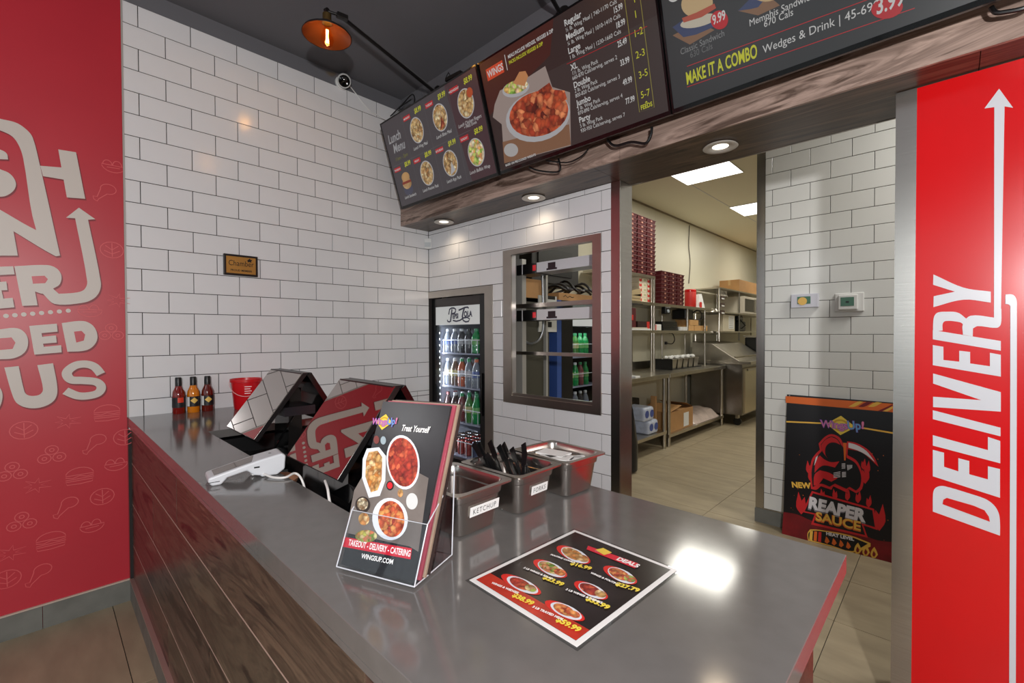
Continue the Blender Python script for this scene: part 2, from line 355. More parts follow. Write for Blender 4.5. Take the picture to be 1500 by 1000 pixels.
# ------------------------------------------------------------------ tiled walls
TH = 0.006
def tile_wall(root, axis, plane, a0, a1, z0, z1, off, zoff, holes=(), sgn=1, m=TILE):
    """axis 'x': wall at y=plane running along x.  axis 'y': wall at x=plane running along y.  off = joint phase"""
    cache = {}; W2 = 1.99626 * T; g = 0.0016
    k0 = int(math.floor((z0 - 12.05 * T - zoff) / T)); k1 = int(math.ceil((z1 - 12.05 * T - zoff) / T))
    for k in range(k0, k1):
        za, zb = max(z0, 12.05 * T + zoff + k * T), min(z1, 12.05 * T + zoff + (k + 1) * T)
        if zb - za < 0.006: continue
        ph = off + (0 if k % 2 == 0 else 0.5 * W2); i0 = int(math.floor((a0 - ph) / W2)); i1 = int(math.ceil((a1 - ph) / W2))
        for i in range(i0, i1):
            pieces = [(max(a0, ph + i * W2), min(a1, ph + (i + 1) * W2), za, zb)]
            for (h0, h1, hz0, hz1) in holes:
                nxt = []
                for (pa, pb, qa, qb) in pieces:
                    if pb <= h0 or pa >= h1 or qb <= hz0 or qa >= hz1: nxt.append((pa, pb, qa, qb)); continue
                    if pa < h0: nxt.append((pa, h0, qa, qb))
                    if pb > h1: nxt.append((h1, pb, qa, qb))
                    ma, mb_ = max(pa, h0), min(pb, h1)
                    if qa < hz0: nxt.append((ma, mb_, qa, hz0))
                    if qb > hz1: nxt.append((ma, mb_, hz1, qb))
                pieces = nxt
            for (pa, pb, qa, qb) in pieces:
                L, H = pb - pa - 2 * g, qb - qa - 2 * g
                if L < 0.006 or H < 0.005: continue
                key = (round(L, 4), round(H, 4))
                if key not in cache:
                    b = MB(); e = 0.0012
                    for d, t_ in ((0, 0), (1, 0)): pass
                    l, h = L / 2, H / 2
                    vs = [(-l, 0, -h), (l, 0, -h), (l, 0, h), (-l, 0, h), (-l, -TH + e, -h), (l, -TH + e, -h), (l, -TH + e, h), (-l, -TH + e, h), (-l + e, -TH, -h + e), (l - e, -TH, -h + e), (l - e, -TH, h - e), (-l + e, -TH, h - e)]
                    fs = [(8, 9, 10, 11)] + [(a, (a + 1) % 4, 4 + (a + 1) % 4, 4 + a) for a in range(4)] + [(4 + a, 4 + (a + 1) % 4, 8 + (a + 1) % 4, 8 + a) for a in range(4)]
                    if axis == 'y': vs = [(-y, x, z) for x, y, z in vs]
                    b.add(vs, fs); o = b.build('wall_tile', m, root, world=False); cache[key] = o.data
                else:
                    o = bpy.data.objects.new('wall_tile', cache[key]); COL.objects.link(o); o.parent = root
                c = (pa + pb) / 2
                o.location = (c, plane, (qa + qb) / 2) if axis == 'x' else (plane, c, (qa + qb) / 2)
                o.rotation_euler = (random.uniform(-1, 1) * 0.0016, 0, random.uniform(-1, 1) * 0.0016) if axis == 'x' else (0, random.uniform(-1, 1) * 0.0016, random.uniform(-1, 1) * 0.0016)
# calibrated wall faces: x = 0, y = 0, y = 1.3725 are the tile fronts
wl = structure('wall_left', 'white brick-tile wall with dark grout beside the red mural')
MB().box(-0.15, -TH + 0.0025, -1.82, 0.13, 0, 2.972).build('backing', GROUT, wl)
MB().box(-0.15, -0.002, -6.0, 0.13, 2.972, ZC).build('paint_strip', CEIL, wl)
MB().box(-0.15, -0.002, -6.0, -1.82, 0, 2.972).build('backing', mat('mural_backing', srgb(150, 30, 40), 0.6), wl)
tile_wall(wl, 'y', -TH, -1.818, 0.0, 0.85, 2.972, 0.0, 0.0)
tile_wall(wl, 'y', -TH, -1.09, 0.0, 0.0, 0.849, 0.0, 0.0)
MB().box(-0.004, 0.003, -1.823, -1.816, 0.914, 2.97).build('edge_trim', mat('trim_grey', srgb(170, 165, 160), 0.4), wl)

wb = structure('wall_back', 'white brick-tile wall with hatch and drinks cooler')
HX0, HX1, HZ0, HZ1 = 0.895, 1.535, 0.915, 1.842
FRX = 0.725; FRZ = 1.65
bk = MB(); y0, y1 = TH - 0.0025, 0.032
bk.box(FRX, HX0, y0, y1, 0, SOF + 0.05).box(HX1, 1.60, y0, y1, 0, SOF + 0.05).box(1.60, 1.69, y0, 0.12, 0, SOF + 0.05).box(HX0, HX1, y0, y1, 0, HZ0).box(HX0, HX1, y0, y1, HZ1, SOF + 0.05).box(0, FRX, y0, y1, FRZ, SOF + 0.05)
bk.build('backing', GROUT, wb)
tile_wall(wb, 'x', TH, 0.001, 1.64, 0.0, SOF, 0.188 * 1.99626 * T, 0.0, holes=((0, FRX, 0, FRZ), (HX0, HX1, HZ0, HZ1)))

wr = structure('wall_right', 'white brick-tile wall behind the sauce poster')
YR = 1.3725
MB().box(1.97, 6.0, YR + TH - 0.0025, YR + 0.13, 0, 3.05).build('backing', GROUT, wr)
tile_wall(wr, 'x', YR + TH, 2.016, 3.05, 0.10, 3.0, 18.7278 * T, -0.126 * T, m=TILE_K)
br = MB().box(1.962, 3.4, YR - 0.012, YR + 0.004, 0.0, 0.095).build('baseboard_right', BASET); tag(br, 'grey stone baseboard under the side tile wall', kind='structure')
tb = MB().box(2.0, 3.4, YR - 0.004, YR + 0.004, 0.095, 0.102).build('trim_1', STEEL); tag(tb, 'thin metal strip on the side wall baseboard', kind='structure')

# red mural wall baseboard
bl = structure('baseboard_left', 'grey stone baseboard under the red mural')
for k in range(8):
    a = -1.822 - k * 0.305
    MB().box(0.0, 0.012, a - 0.303, a, 0.0, 0.103).build('base_tile', BASET, bl)
MB().box(0.0, 0.010, -4.26, -1.822, 0.103, 0.109).build('cap_strip', mat('cap_cream', srgb(200, 180, 165), 0.4), bl)

# ------------------------------------------------------------------ bulkhead, fascia and its lamps
bh = structure('bulkhead', 'dark wood clad bulkhead under the menu screens')
BF = -0.25
MB().box(0.0, 6.0, BF + 0.012, 0.12, SOF + 0.012, 2.62).build('core', GROUT, bh)
xs = [0.0, 1.84, 3.3, 4.8, 6.0]
for i in range(4):
    MB().box(xs[i] + 0.001, xs[i + 1] - 0.001, BF, BF + 0.012, SOF, 2.46).build('plank', BWOOD, bh)
for (a, b) in ((0.0, 1.69), (1.69, 3.0), (3.0, 4.5), (4.5, 6.0)):
    MB().box(a + 0.001, b - 0.001, BF + 0.012, (0.0 if a < 1 else 0.118), SOF, SOF + 0.012).build('soffit_plank', WOODS[1], bh)
MB().box(1.69, 6.0, 0.118, 0.126, SOF - 0.002, 2.66).build('edge_strip', STEEL2, bh)
fa = MB().box(-0.1, 6.0, BF + 0.012, 0.12, 2.46, ZC + 0.02).build('wall_upper', CEIL); tag(fa, 'charcoal painted wall above the menu screens', kind='structure')
rd = thing('recessed_light', 'recessed downlight in the wood soffit beside the tiled corner', 'light', (DOWN[0][0], DOWN[0][1], SOF), 0, 'recessed downlights')
MB().lathe([(0.028, 0.001), (0.047, 0.0), (0.066, -0.003), (0.07, -0.008), (0.064, -0.010), (0.034, -0.005), (0.028, 0.001)], (0, 0, 0), 28, capb=False, capt=False).build('trim_ring', mat('ring_white', srgb(205, 200, 192), 0.4), rd, False, True)
MB().lathe([(0.033, -0.001), (0.033, -0.004)], (0, 0, 0), 20).build('lens', emat('warm_lens', (1, 0.9, 0.74, 1), 2.2), rd, False)
copy_thing(rd, (DOWN[1][0], DOWN[1][1], SOF), 0, 'recessed downlight in the wood soffit above the pass-through hatch')
copy_thing(rd, (DOWN[2][0], DOWN[2][1], SOF), 0, 'recessed downlight in the wood soffit above the kitchen doorway')

# ------------------------------------------------------------------ delivery column
wc = structure('wall_front', 'wall carrying the red delivery panel')
MB().box(2.808, 6.0, -0.10, 0.118, 0, SOF).build('core', mat('wall_core', srgb(150, 140, 132), 0.6), wc)
dp = thing('delivery_sign', 'tall red wall panel lettered DELIVERY with a white arrow', 'sign', (2.859, -0.104, 0.0))
MB().box(2.859, 4.1, -0.110, -0.1005, 0.02, SOF - 0.004).build('panel', REDD, dp)
D = Panel(dp.children[0], (2.859, -0.110, 0), (1, 0, 0), (0, 0, 1), 0.0012)
WL = mat('sign_white', srgb(214, 216, 222), 0.3)
q = D.px
# arrow
sh = [q(1457, 157), q(1471, 155)]
D.poly([q(1463.5, 130), q(1484, 158), q(1471, 157), q(1466, 447), q(1461, 466), q(1459, 478), q(1412, 468), q(1412, 455), q(1450, 462), q(1452, 445), q(1456, 157), q(1442, 158)][:1] + [q(1484, 158), q(1471.5, 156), q(1466, 470), q(1456, 470), q(1456.5, 157), q(1442, 159)], WL, 'arrow', 1)
# letters: glyph strokes traced on the panel, reading upwards
def L(pts): D.poly([q(1340 + x / 2.381, 380 + y / 2.381) for x, y in round_poly(pts)], WL, 'lettering', 1)
L([(65, 52), (170, 98), (265, 112), (265, 150), (170, 140), (65, 166), (66, 128), (140, 112), (64, 88)])                      # Y
L([(64, 225), (68, 198), (80, 185), (110, 182), (150, 185), (178, 205), (185, 212), (185, 248), (170, 245), (168, 226), (155, 218), (110, 214), (98, 222), (97, 248), (64, 250)])   # R bowl
L([(63, 246), (300, 284), (300, 318), (63, 278)])                                                                              # R stem
L([(168, 225), (195, 196), (280, 203), (280, 172), (302, 172), (300, 225), (286, 238), (220, 232), (203, 240), (202, 268), (168, 262)])   # R leg to the arrow shaft
L([(63, 298), (100, 304), (100, 350), (155, 356), (155, 318), (193, 322), (193, 362), (262, 372), (262, 325), (300, 332), (300, 408), (63, 368)])   # E
L([(64, 397), (300, 462), (300, 530), (64, 514), (64, 478), (232, 490), (64, 432)])                                            # V
L([(63, 525), (299, 586), (299, 616), (63, 556)])                                                                              # I
L([(63, 612), (255, 664), (255, 618), (298, 632), (298, 710), (63, 648)])                                                       # L
L([(63, 663), (102, 673), (102, 722), (152, 738), (152, 692), (190, 702), (190, 748), (255, 766), (255, 720), (297, 730), (297, 830), (63, 755)])   # E
L([(63, 878), (64, 815), (70, 798), (84, 790), (105, 790), (200, 818), (250, 836), (278, 858), (293, 885), (297, 915), (297, 962)])   # D
D.poly([q(1340 + x / 2.381, 380 + y / 2.381) for x, y in [(97, 852), (100, 836), (112, 830), (205, 857), (243, 873), (258, 895), (262, 913)]], REDD, 'letter_counter', 2)
# second thin line
L([(316, 122), (340, 122), (353, 135), (356, 160), (352, 1500), (329, 1500), (333, 165), (328, 157), (316, 155)])
D.done()
cg = thing('corner_guard', 'brushed steel corner guard beside the red delivery panel', 'corner guard', (2.806, -0.108, 0), 0, 'steel corner guards')
MB().box(2.806, 2.859, -0.112, -0.1005, 0, SOF - 0.003).build('front_flange', STEEL, cg)
MB().box(2.806, 2.8075, -0.1005, 0.05, 0, SOF - 0.003).build('side_flange', STEEL, cg)
cg = thing('corner_guard', 'brushed steel corner guard on the hatch wall end at the kitchen doorway', 'corner guard', (1.67, 0.0, 0), 0, 'steel corner guards')
MB().box(1.641, 1.693, -0.003, TH - 0.003, 0, SOF - 0.002).build('front_flange', STEEL, cg)
MB().box(1.6905, 1.694, TH - 0.003, 0.122, 0, SOF - 0.002).build('side_flange', STEEL, cg)
cg = thing('corner_guard', 'brushed steel corner guard on the left edge of the side tile wall', 'corner guard', (1.97, YR, 0), 0, 'steel corner guards')
MB().box(1.964, 2.016, YR - 0.002, YR + 0.004, 0.095, 3.0).build('front_flange', STEEL, cg)
MB().box(1.964, 1.968, YR + 0.004, YR + 0.06, 0.0, 3.0).build('side_flange', STEEL, cg)

# ------------------------------------------------------------------ dining side shell behind the photographer (storefront)
sf = structure('window_1', 'storefront window frame')
f = MB()
for x in (-0.1, 1.1, 2.3, 3.5, 4.7, 5.9): f.box(x - 0.03, x + 0.03, -6.03, -5.97, 0, 2.75)
f.box(-0.1, 6, -6.03, -5.97, 2.7, 2.78).box(-0.1, 6, -6.03, -5.97, 0.0, 0.12)
f.build('mullion_frame', mat('dark_bronze', srgb(40, 38, 38), 0.4), sf)
MB().box(-0.1, 6, -6.03, -5.97, 2.78, 3.1).build('header_panel', CEIL, sf)
MB().box(-0.1, 6, -6.004, -5.996, 0.12, 2.7).build('pane', clear('storefront_glass', (0.95, 0.97, 0.96, 1), 0.05), sf)
rs = MB().box(6.0, 6.1, -6.0, 9.0, 0, 3.15).build('wall_far_right', mat('beige_paint', srgb(196, 188, 178), 0.7)); tag(rs, 'plain dining room side wall', kind='structure')
# outdoor ground seen by the light
gd = MB().box(-12, 18, -30, -6.05, -0.12, -0.02).build('ground', mat('asphalt', srgb(150, 148, 145), 0.9)); tag(gd, 'pale pavement outside the storefront', kind='structure')
# ------------------------------------------------------------------ counter
CT = 0.913
NX0, NX1, NY = 0.69, 2.06, -1.63            # notch for the tills
ct = thing('worktop', 'grey quartz worktop running from the tile wall to the doorway', 'worktop', (1.4, -1.46, CT - 0.04))
b = MB(); poly = [(0.001, -1.82), (2.81, -1.82), (2.81, -1.095), (NX1, -1.095), (NX1, NY), (NX0, NY), (NX0, -1.095), (0.001, -1.095)]
b.prism(poly, 'z', CT - 0.034, CT); b.build('slab', QUARTZ, ct, bevel=0.001)
MB().box(0.001, 2.81, -1.82, -1.80, CT - 0.046, CT - 0.034).build('front_lip', QUARTZ, ct)
cb = thing('counter_base', 'dark wood plank counter front with stone kick base', 'counter', (1.4, -1.5, 0))
MB().box(0.004, NX0, -1.79, -1.13, 0.0, CT - 0.046).box(NX0, NX1, -1.79, -1.13, 0.0, 0.78).box(NX0, NX1, -1.79, NY - 0.01, 0.78, CT - 0.046).box(NX1, 2.745, -1.79, -1.13, 0.0, CT - 0.046).build('carcass', BLACK, cb)
MB().box(NX0 + 0.002, NX1 - 0.002, NY - 0.008, -1.11, 0.78, 0.80).build('till_shelf', BLKGL, cb)
rows = [(0.683, CT - 0.046), (0.478, 0.680), (0.273, 0.475), (0.109, 0.270)]
joints = [[0.0, 1.09, 2.36, 2.75], [0.0, 0.62, 2.07, 2.75], [0.0, 1.5, 2.75], [0.0, 0.9, 2.3, 2.75]]
for r, (za, zb) in enumerate(rows):
    for k in range(len(joints[r]) - 1):
        MB().box(joints[r][k] + 0.0045, joints[r][k + 1] - 0.001, -1.808, -1.79, za + 0.001, zb - 0.001).build('plank', WOODS[(r * 2 + k) % 4], cb)
jw = mat('plank_joint', srgb(176, 148, 134), 0.6)
for r, (za, zb) in enumerate(rows): 
    if r: MB().box(0.0045, 2.75, -1.8082, -1.79, zb - 0.0004, zb + 0.0034).build('joint_strip', jw, cb)
MB().box(2.746, 2.764, -1.808, -1.12, 0.109, CT - 0.035).build('end_panel', WOODS[2], cb)
for k in range(5):
    MB().box(0.013 + k * 0.6, min(0.012 + (k + 1) * 0.6 - 0.003, 2.768), -1.822, -1.80, 0.0, 0.101).build('kick_tile', BASET, cb)
MB().box(0.0125, 2.768, -1.824, -1.80, 0.101, 0.108).build('kick_trim', mat('pink_metal_trim', srgb(196, 168, 158), 0.3, metal=0.6), cb)

# ------------------------------------------------------------------ sauce bottles by the tile wall
def sauce(x, y, col, label, lab2):
    t = thing('sauce_bottle', label, 'bottle', (x, y, CT), 0, 'sauce bottles on the worktop')
    MB().lathe([(0.026, 0.0), (0.028, 0.004), (0.028, 0.095), (0.026, 0.112), (0.016, 0.135), (0.013, 0.15), (0.013, 0.155)], (0, 0, 0), 20).build('body', mat('sauce_' + lab2, col, 0.12, coat=0.5), t, False, True)
    MB().lathe([(0.0285, 0.032), (0.0285, 0.085)], (0, 0, 0), 20, capb=False, capt=False).build('label_band', mat('label_black', srgb(20, 18, 20), 0.5), t, False, True)
    MB().lathe([(0.0145, 0.142), (0.0145, 0.184), (0.0125, 0.188)], (0, 0, 0), 16).build('cap', BLACK, t, False, True)
    a = math.atan2(CAM.y - y, CAM.x - x) + (0.35 if lab2 == 'red' else 0.15); b = MB()
    if lab2 == 'red':
        for k in range(6):
            a0 = a + (k - 3) * 0.16; b.add([(0.0292 * math.cos(z), 0.0292 * math.sin(z), h) for z, h in ((a0, 0.058), (a0 + 0.16, 0.058), (a0 + 0.16, 0.084), (a0, 0.084))], [(0, 1, 2, 3)])
        b.build('label_emblem', mat('label_orange', srgb(220, 60, 30), 0.5), t, False)
    else:
        for k in range(10):
            d0, d1 = -0.6 + 0.12 * k, -0.48 + 0.12 * k; h0, h1 = 0.016 * (1 - abs(d0) / 0.6), 0.016 * (1 - abs(d1) / 0.6)
            b.add([(0.0293 * math.cos(a + d), 0.0293 * math.sin(a + d), 0.064 + h) for d, h in ((d0, -h0), (d1, -h1), (d1, h1), (d0, h0))], [(0, 1, 2, 3)])
        b.build('label_emblem', mat('label_yellow', srgb(226, 186, 90), 0.5), t, False)
        b2 = MB()
        for k in range(4):
            a0 = a - 1.35 + k * 0.15; b2.add([(0.0292 * math.cos(z), 0.0292 * math.sin(z), h) for z, h in ((a0, 0.034), (a0 + 0.15, 0.034), (a0 + 0.15, 0.083), (a0, 0.083))], [(0, 1, 2, 3)])
        b2.build('label_text_panel', WHITE, t, False)
sauce(0.045, -1.620, srgb(120, 18, 10), 'dark red sauce bottle with an orange square label, leftmost of three', 'red')
sauce(0.052, -1.557, srgb(214, 122, 16), 'amber orange sauce bottle between two red ones by the wall', 'amber')
sauce(0.058, -1.494, srgb(96, 20, 10), 'brown red sauce bottle with yellow diamond label beside the amber one', 'brown')

# ------------------------------------------------------------------ red bucket
t = thing('bucket', 'small red plastic bucket with wire handle against the tile wall', 'bucket', (0.125, -1.325, CT))
RB = mat('bucket_red', srgb(205, 14, 26), 0.3)
MB().lathe([(0.056, 0.0), (0.060, 0.004), (0.073, 0.148), (0.079, 0.150), (0.079, 0.166), (0.074, 0.166), (0.071, 0.15), (0.056, 0.006)], (0, 0, 0), 32, capt=True).build('pail', RB, t, False, True)
hp = [];  a = math.atan2(CAM.y + 1.325, CAM.x - 0.125)
for k in range(13):
    s = math.pi * (k / 12) - math.pi / 2; r = 0.081
    hp.append((r * math.cos(a + s) * 1.0, r * math.sin(a + s) * 1.0, 0.15 - 0.075 * math.cos(s)))
MB().tube(hp, 0.0016, 6).build('handle', mat('wire_white', srgb(235, 190, 190), 0.3), t, False, True)
pb = Panel(t, (0.125 + 0.0765 * math.cos(a), -1.325 + 0.0765 * math.sin(a), CT + 0.07), (-math.sin(a), math.cos(a), 0), (0, 0, 1), 0.0005)
for k in range(4): pb.rect(-0.008, 0.055 - 0.012 * k, 0.026 - 0.006 * (k % 2), 0.060 - 0.012 * k, mat('print_pink', srgb(240, 200, 200), 0.5), 'print', 1)
pb.done()

# ------------------------------------------------------------------ tills: inverted-V pairs of glossy screens
MIR = mat('glossy_dark_screen', srgb(176, 168, 164), 0.015, metal=1.0)
def till(x0, label):
    x1 = x0 + 0.355; t = thing('till', label, 'till', ((x0 + x1) / 2, -1.40, 0.80), 0, 'tills behind the ledge')
    yb, zb, yt, zt = -1.575, 0.934, -1.397, 1.169
    A = Vector((0, yb, zb)); Bv = Vector((0, yt, zt)); d = (Bv - A).normalized(); n = Vector((0, -d.z, d.y)); th = 0.018
    def slab(a, bq, o0, o1, xa, xb):
        q = [a + n * o0, bq + n * o0, bq + n * o1, a + n * o1]
        return MB().prism([(p.y, p.z) for p in q], 'x', xa, xb)
    slab(A, Bv, -th, -0.002, x0, x1).build('front_housing', BLACK, t)
    slab(A + d * 0.002, Bv - d * 0.002, -0.002, 0.0, x0 + 0.002, x1 - 0.002).build('front_screen', MIR, t)
    # rear screen, leaning the other way
    yb2, zb2 = -1.23, 0.95; A2 = Vector((0, yb2, zb2)); d2 = (Vector((0, yt + 0.03, zt + 0.0)) - A2).normalized(); n2 = Vector((0, d2.z, -d2.y)); C2 = Vector((0, yt + 0.035, zt))
    q2 = [A2, C2, C2 - n2 * 0.02, A2 - n2 * 0.02]
    MB().prism([(p.y, p.z) for p in q2], 'x', x0, x1).build('rear_screen', BLKGL, t)
    MB().box(x0 + 0.01, x1 - 0.01, yt - 0.004, yt + 0.036, zt - 0.012, zt - 0.001).build('top_bridge', BLACK, t)
    MB().prism([(-1.49, 0.80), (-1.30, 0.80), (-1.31, 0.815), (-1.36, 0.83), (-1.365, 1.10), (-1.41, 1.11), (-1.42, 0.83), (-1.48, 0.815)], 'x', x0 + 0.10, x1 - 0.10).build('stand', BLKGL, t)
    MB().box(x0 + 0.06, x1 - 0.02, -1.46, -1.34, 1.0, 1.035).build('receipt_printer', mat('dark_plastic', srgb(34, 34, 38), 0.25), t)
    MB().tube([(x1 - 0.05, -1.40, 1.02), (x1 - 0.02, -1.45, 0.96), (x1 - 0.06, -1.48, 0.88), (x1 - 0.1, -1.50, 0.806)], 0.004, 6).build('cable', BLKGL, t, smooth=True)
till(0.743, 'till with glossy screen reflecting white tiles, nearer the bottles')
till(1.4225, 'till with glossy screen reflecting the red mural, behind the brochures')
t = thing('cash_tray', 'flat black glossy tray lying in front of the tile-reflecting till', 'tray', (0.98, -1.53, 0.80))
MB().prism([(0.72, -1.61), (1.20, -1.61), (1.18, -1.495), (0.74, -1.495)], 'z', 0.80, 0.815).build('tray_body', BLKGL, t)
MB().box(0.84, 0.95, -1.58, -1.52, 0.815, 0.8175).build('tray_card', mat('slate_card', srgb(70, 80, 86), 0.3), t)
t = thing('orange_pouch', 'small tan pouch lying under the till', 'pouch', (1.27, -1.54, 0.80))
MB().lathe([(0.01, 0.0), (0.05, 0.006), (0.055, 0.02), (0.03, 0.034), (0.005, 0.038)], (0, 0, 0), 12).build('pouch_body', mat('tan', srgb(170, 120, 90), 0.7), t, False, True)

# ------------------------------------------------------------------ card reader
c0, c1 = Vector((1.478, -1.808, CT)), Vector((1.502, -1.615, CT)); a = math.atan2(c1.y - c0.y, c1.x - c0.x)
t = thing('card_reader', 'white handheld card payment terminal lying on the ledge', 'card reader', c0, a)
prof = [(0.004, 0.012), (0.012, 0.0), (0.034, 0.0), (0.048, 0.016), (0.095, 0.026), (0.112, 0.010), (0.128, 0.006), (0.132, 0.001), (0.172, 0.001), (0.192, 0.014), (0.195, 0.052), (0.186, 0.061), (0.130, 0.052), (0.004, 0.023)]
MB().prism(prof, 'y', -0.041, 0.041).build('shell', mat('reader_white', srgb(204, 206, 210), 0.35), t, False, bevel=0.005, seg=3)
def top(l): return 0.023 + (l - 0.004) / (0.126) * 0.029
MB().add([(0.018, -0.030, top(0.018) + 0.0008), (0.108, -0.030, top(0.108) + 0.0008), (0.122, 0.030, top(0.122) + 0.0008), (0.018, 0.030, top(0.018) + 0.0008)], [(0, 1, 2, 3)]).build('display', mat('display_grey', srgb(128, 118, 112), 0.05, metal=0.6), t, False)
MB().box(0.112, 0.126, -0.0419, -0.0405, 0.030, 0.034).build('side_slot', BLACK, t, False)
MB().box(0.006, 0.03, -0.0419, -0.0405, 0.010, 0.0115).build('side_slot', BLACK, t, False)
MB().lathe([(0.004, 0.0), (0.004, 0.001)], (0.16, 0.0, 0.0572), 10).build('indicator', mat('grey_dot', srgb(120, 120, 118), 0.4), t, False)
cbp = [at(372, 690, 'z', CT + 0.012), at(384, 693, 'z', CT + 0.010), at(400, 699, 'z', CT + 0.006), at(418, 699, 'z', CT + 0.006), at(432, 693, 'z', CT + 0.008)]
cbp += [Vector((cbp[-1].x + 0.02, -1.60, CT - 0.01)), Vector((cbp[-1].x + 0.04, -1.59, 0.84)), Vector((cbp[-1].x + 0.07, -1.585, 0.806))]
o = MB().tube(_cm(cbp), 0.0032, 8).build('charging_cable', mat('cable_white', srgb(220, 216, 212), 0.4), smooth=True); tag(o, 'white cable running from the card terminal over the ledge', 'cable')
o = MB().box(cbp[0].x - 0.008, cbp[0].x + 0.010, cbp[0].y - 0.008, cbp[0].y + 0.006, CT + 0.002, CT + 0.018).build('cable_plug', WHITE, None, bevel=0.003); tag(o, 'white plug pushed under the card terminal', 'plug')
o = MB().tube(_cm([at(476, 704, 'y', -1.60), at(480, 716, 'y', -1.612), at(483, 735, 'y', -1.618), Vector((1.86, -1.612, 0.81))]), 0.0032, 8).build('data_cable', MATS['cable_white'], smooth=True); tag(o, 'thin white cable hanging behind the ledge near the brochures', 'cable')

# ------------------------------------------------------------------ brochure holder and brochures
B0 = at(493, 832, 'z', CT + 0.002); B1 = at(607, 862, 'z', CT + 0.002); R_ = (B1 - B0).normalized(); DEP = Vector((-R_.y, R_.x, 0))
hw = (B1 - B0).length; t = thing('brochure_holder', 'clear acrylic brochure holder standing near the worktop front edge', 'holder', B0, math.atan2(R_.y, R_.x))
ACR = clear('clear_acrylic', (0.93, 0.94, 0.95, 1), 0.10); EDGE = mat('acrylic_edge', srgb(190, 192, 198), 0.15, spec=0.8)
dep = 0.115; lean = 0.43
MB().box(0, hw, 0, dep, 0, 0.004).build('base_plate', ACR, t, False)
def lz(y0, z): return y0 + z * lean
hf = 0.088
MB().add([(0, 0.0, 0.004), (hw, 0.0, 0.004), (hw, lz(0, hf), hf), (0, lz(0, hf), hf), (0, 0.003, 0.004), (hw, 0.003, 0.004), (hw, lz(0.003, hf), hf), (0, lz(0.003, hf), hf)], [(0, 1, 2, 3), (7, 6, 5, 4), (0, 4, 5, 1), (2, 6, 7, 3), (0, 3, 7, 4), (1, 5, 6, 2)]).build('front_pocket', ACR, t, False)
for x in (0.0, hw - 0.003):
    MB().prism([(0.0, 0.004), (dep - 0.03, 0.004), (lz(0.045, 0.13), 0.13), (lz(0, hf), hf)], 'x', x, x + 0.003).build('side_panel', ACR, t, False)
MB().add([(0, 0.05, 0.004), (hw, 0.05, 0.004), (hw, lz(0.05, 0.16), 0.16), (0, lz(0.05, 0.16), 0.16), (0, 0.053, 0.004), (hw, 0.053, 0.004), (hw, lz(0.053, 0.16), 0.16), (0, lz(0.053, 0.16), 0.16)], [(0, 1, 2, 3), (7, 6, 5, 4), (0, 4, 5, 1), (2, 6, 7, 3), (0, 3, 7, 4), (1, 5, 6, 2)]).build('back_panel', ACR, t, False)
MB().prism([(dep - 0.004, 0.004), (dep, 0.004), (lz(0.057, 0.16), 0.16), (lz(0.053, 0.16), 0.16)], 'x', 0, hw).build('back_leg', ACR, t, False)
e = MB(); r = 0.0012
e.tube([(0, 0, 0.003), (hw, 0, 0.003)], r, 6).tube([(hw, 0, 0.003), (hw, dep, 0.003)], r, 6).tube([(0, 0, 0.003), (0, lz(0, hf), hf)], r, 6).tube([(hw, 0, 0.003), (hw, lz(0, hf), hf)], r, 6).tube([(hw, lz(0, hf), hf), (hw, lz(0.045, 0.13), 0.13)], r, 6).tube([(0, lz(0, hf), hf), (0, lz(0.045, 0.13), 0.13)], r, 6).tube([(hw, dep, 0.003), (hw, lz(0.057, 0.16), 0.16)], r, 6)
e.tube([(0.0, lz(0, hf), hf), (hw, lz(0, hf), hf)], r * 0.6, 6)
e.build('polished_edge', EDGE, t, False)
# the leaflets
upv = Vector((DEP.x * lean, DEP.y * lean, 1)).normalized(); nrm = R_.cross(upv).normalized()
BW, BH = hw - 0.008, 0.292
def leaflet(off, m, label, z0=0.005, dx=0.0, front=None):
    o0 = B0 + R_ * (0.004 + dx) + DEP * (0.006 + off) + Vector((0, 0, z0)); th = 0.005
    t = thing('brochure', label, 'brochure', o0, 0, 'brochures in the acrylic holder')
    MB().add([o0, o0 + R_ * BW, o0 + R_ * BW + upv * BH, o0 + upv * BH] + [p - nrm * th for p in (o0, o0 + R_ * BW, o0 + R_ * BW + upv * BH, o0 + upv * BH)],
             [(0, 1, 2, 3), (7, 6, 5, 4), (0, 4, 5, 1), (1, 5, 6, 2), (2, 6, 7, 3), (3, 7, 4, 0)]).build('folded_sheet', m, t)
    return t, o0
ft, fo = leaflet(0.0, mat('brochure_black', srgb(40, 38, 40), 0.25, var=0.3, vscale=9), 'dark menu brochure with wing platters, frontmost in the acrylic holder')
leaflet(0.010, mat('brochure_rose', srgb(158, 70, 84), 0.35), 'brochure with a pink edge just behind the front one', 0.005, 0.004)
leaflet(0.020, mat('brochure_tan', srgb(150, 130, 112), 0.35, var=0.2), 'brochure with a tan edge, third in the holder', 0.005, 0.006)
leaflet(0.030, mat('brochure_dark', srgb(52, 40, 38), 0.35, var=0.3), 'dark brochure standing rearmost in the acrylic holder', 0.005, 0.007)
F = Panel(ft.children[0], fo, R_, upv, 0.0004); q = F.px
PLT = mat('plate_white', srgb(214, 218, 226), 0.4)
WING = foodmat('wing_red', [srgb(120, 30, 26), srgb(196, 70, 50), srgb(150, 44, 40), srgb(226, 110, 70)], 120)
WEDG = foodmat('wedge_gold', [srgb(150, 84, 30), srgb(226, 180, 110), srgb(196, 120, 50), srgb(240, 214, 160)], 130)
WNG2 = foodmat('wing_mixed', [srgb(140, 40, 30), srgb(214, 100, 60), srgb(228, 160, 90), srgb(190, 60, 46)], 130)
SAL = foodmat('salad', [srgb(90, 120, 40), srgb(170, 190, 90), srgb(200, 90, 60), srgb(220, 210, 150)], 130)
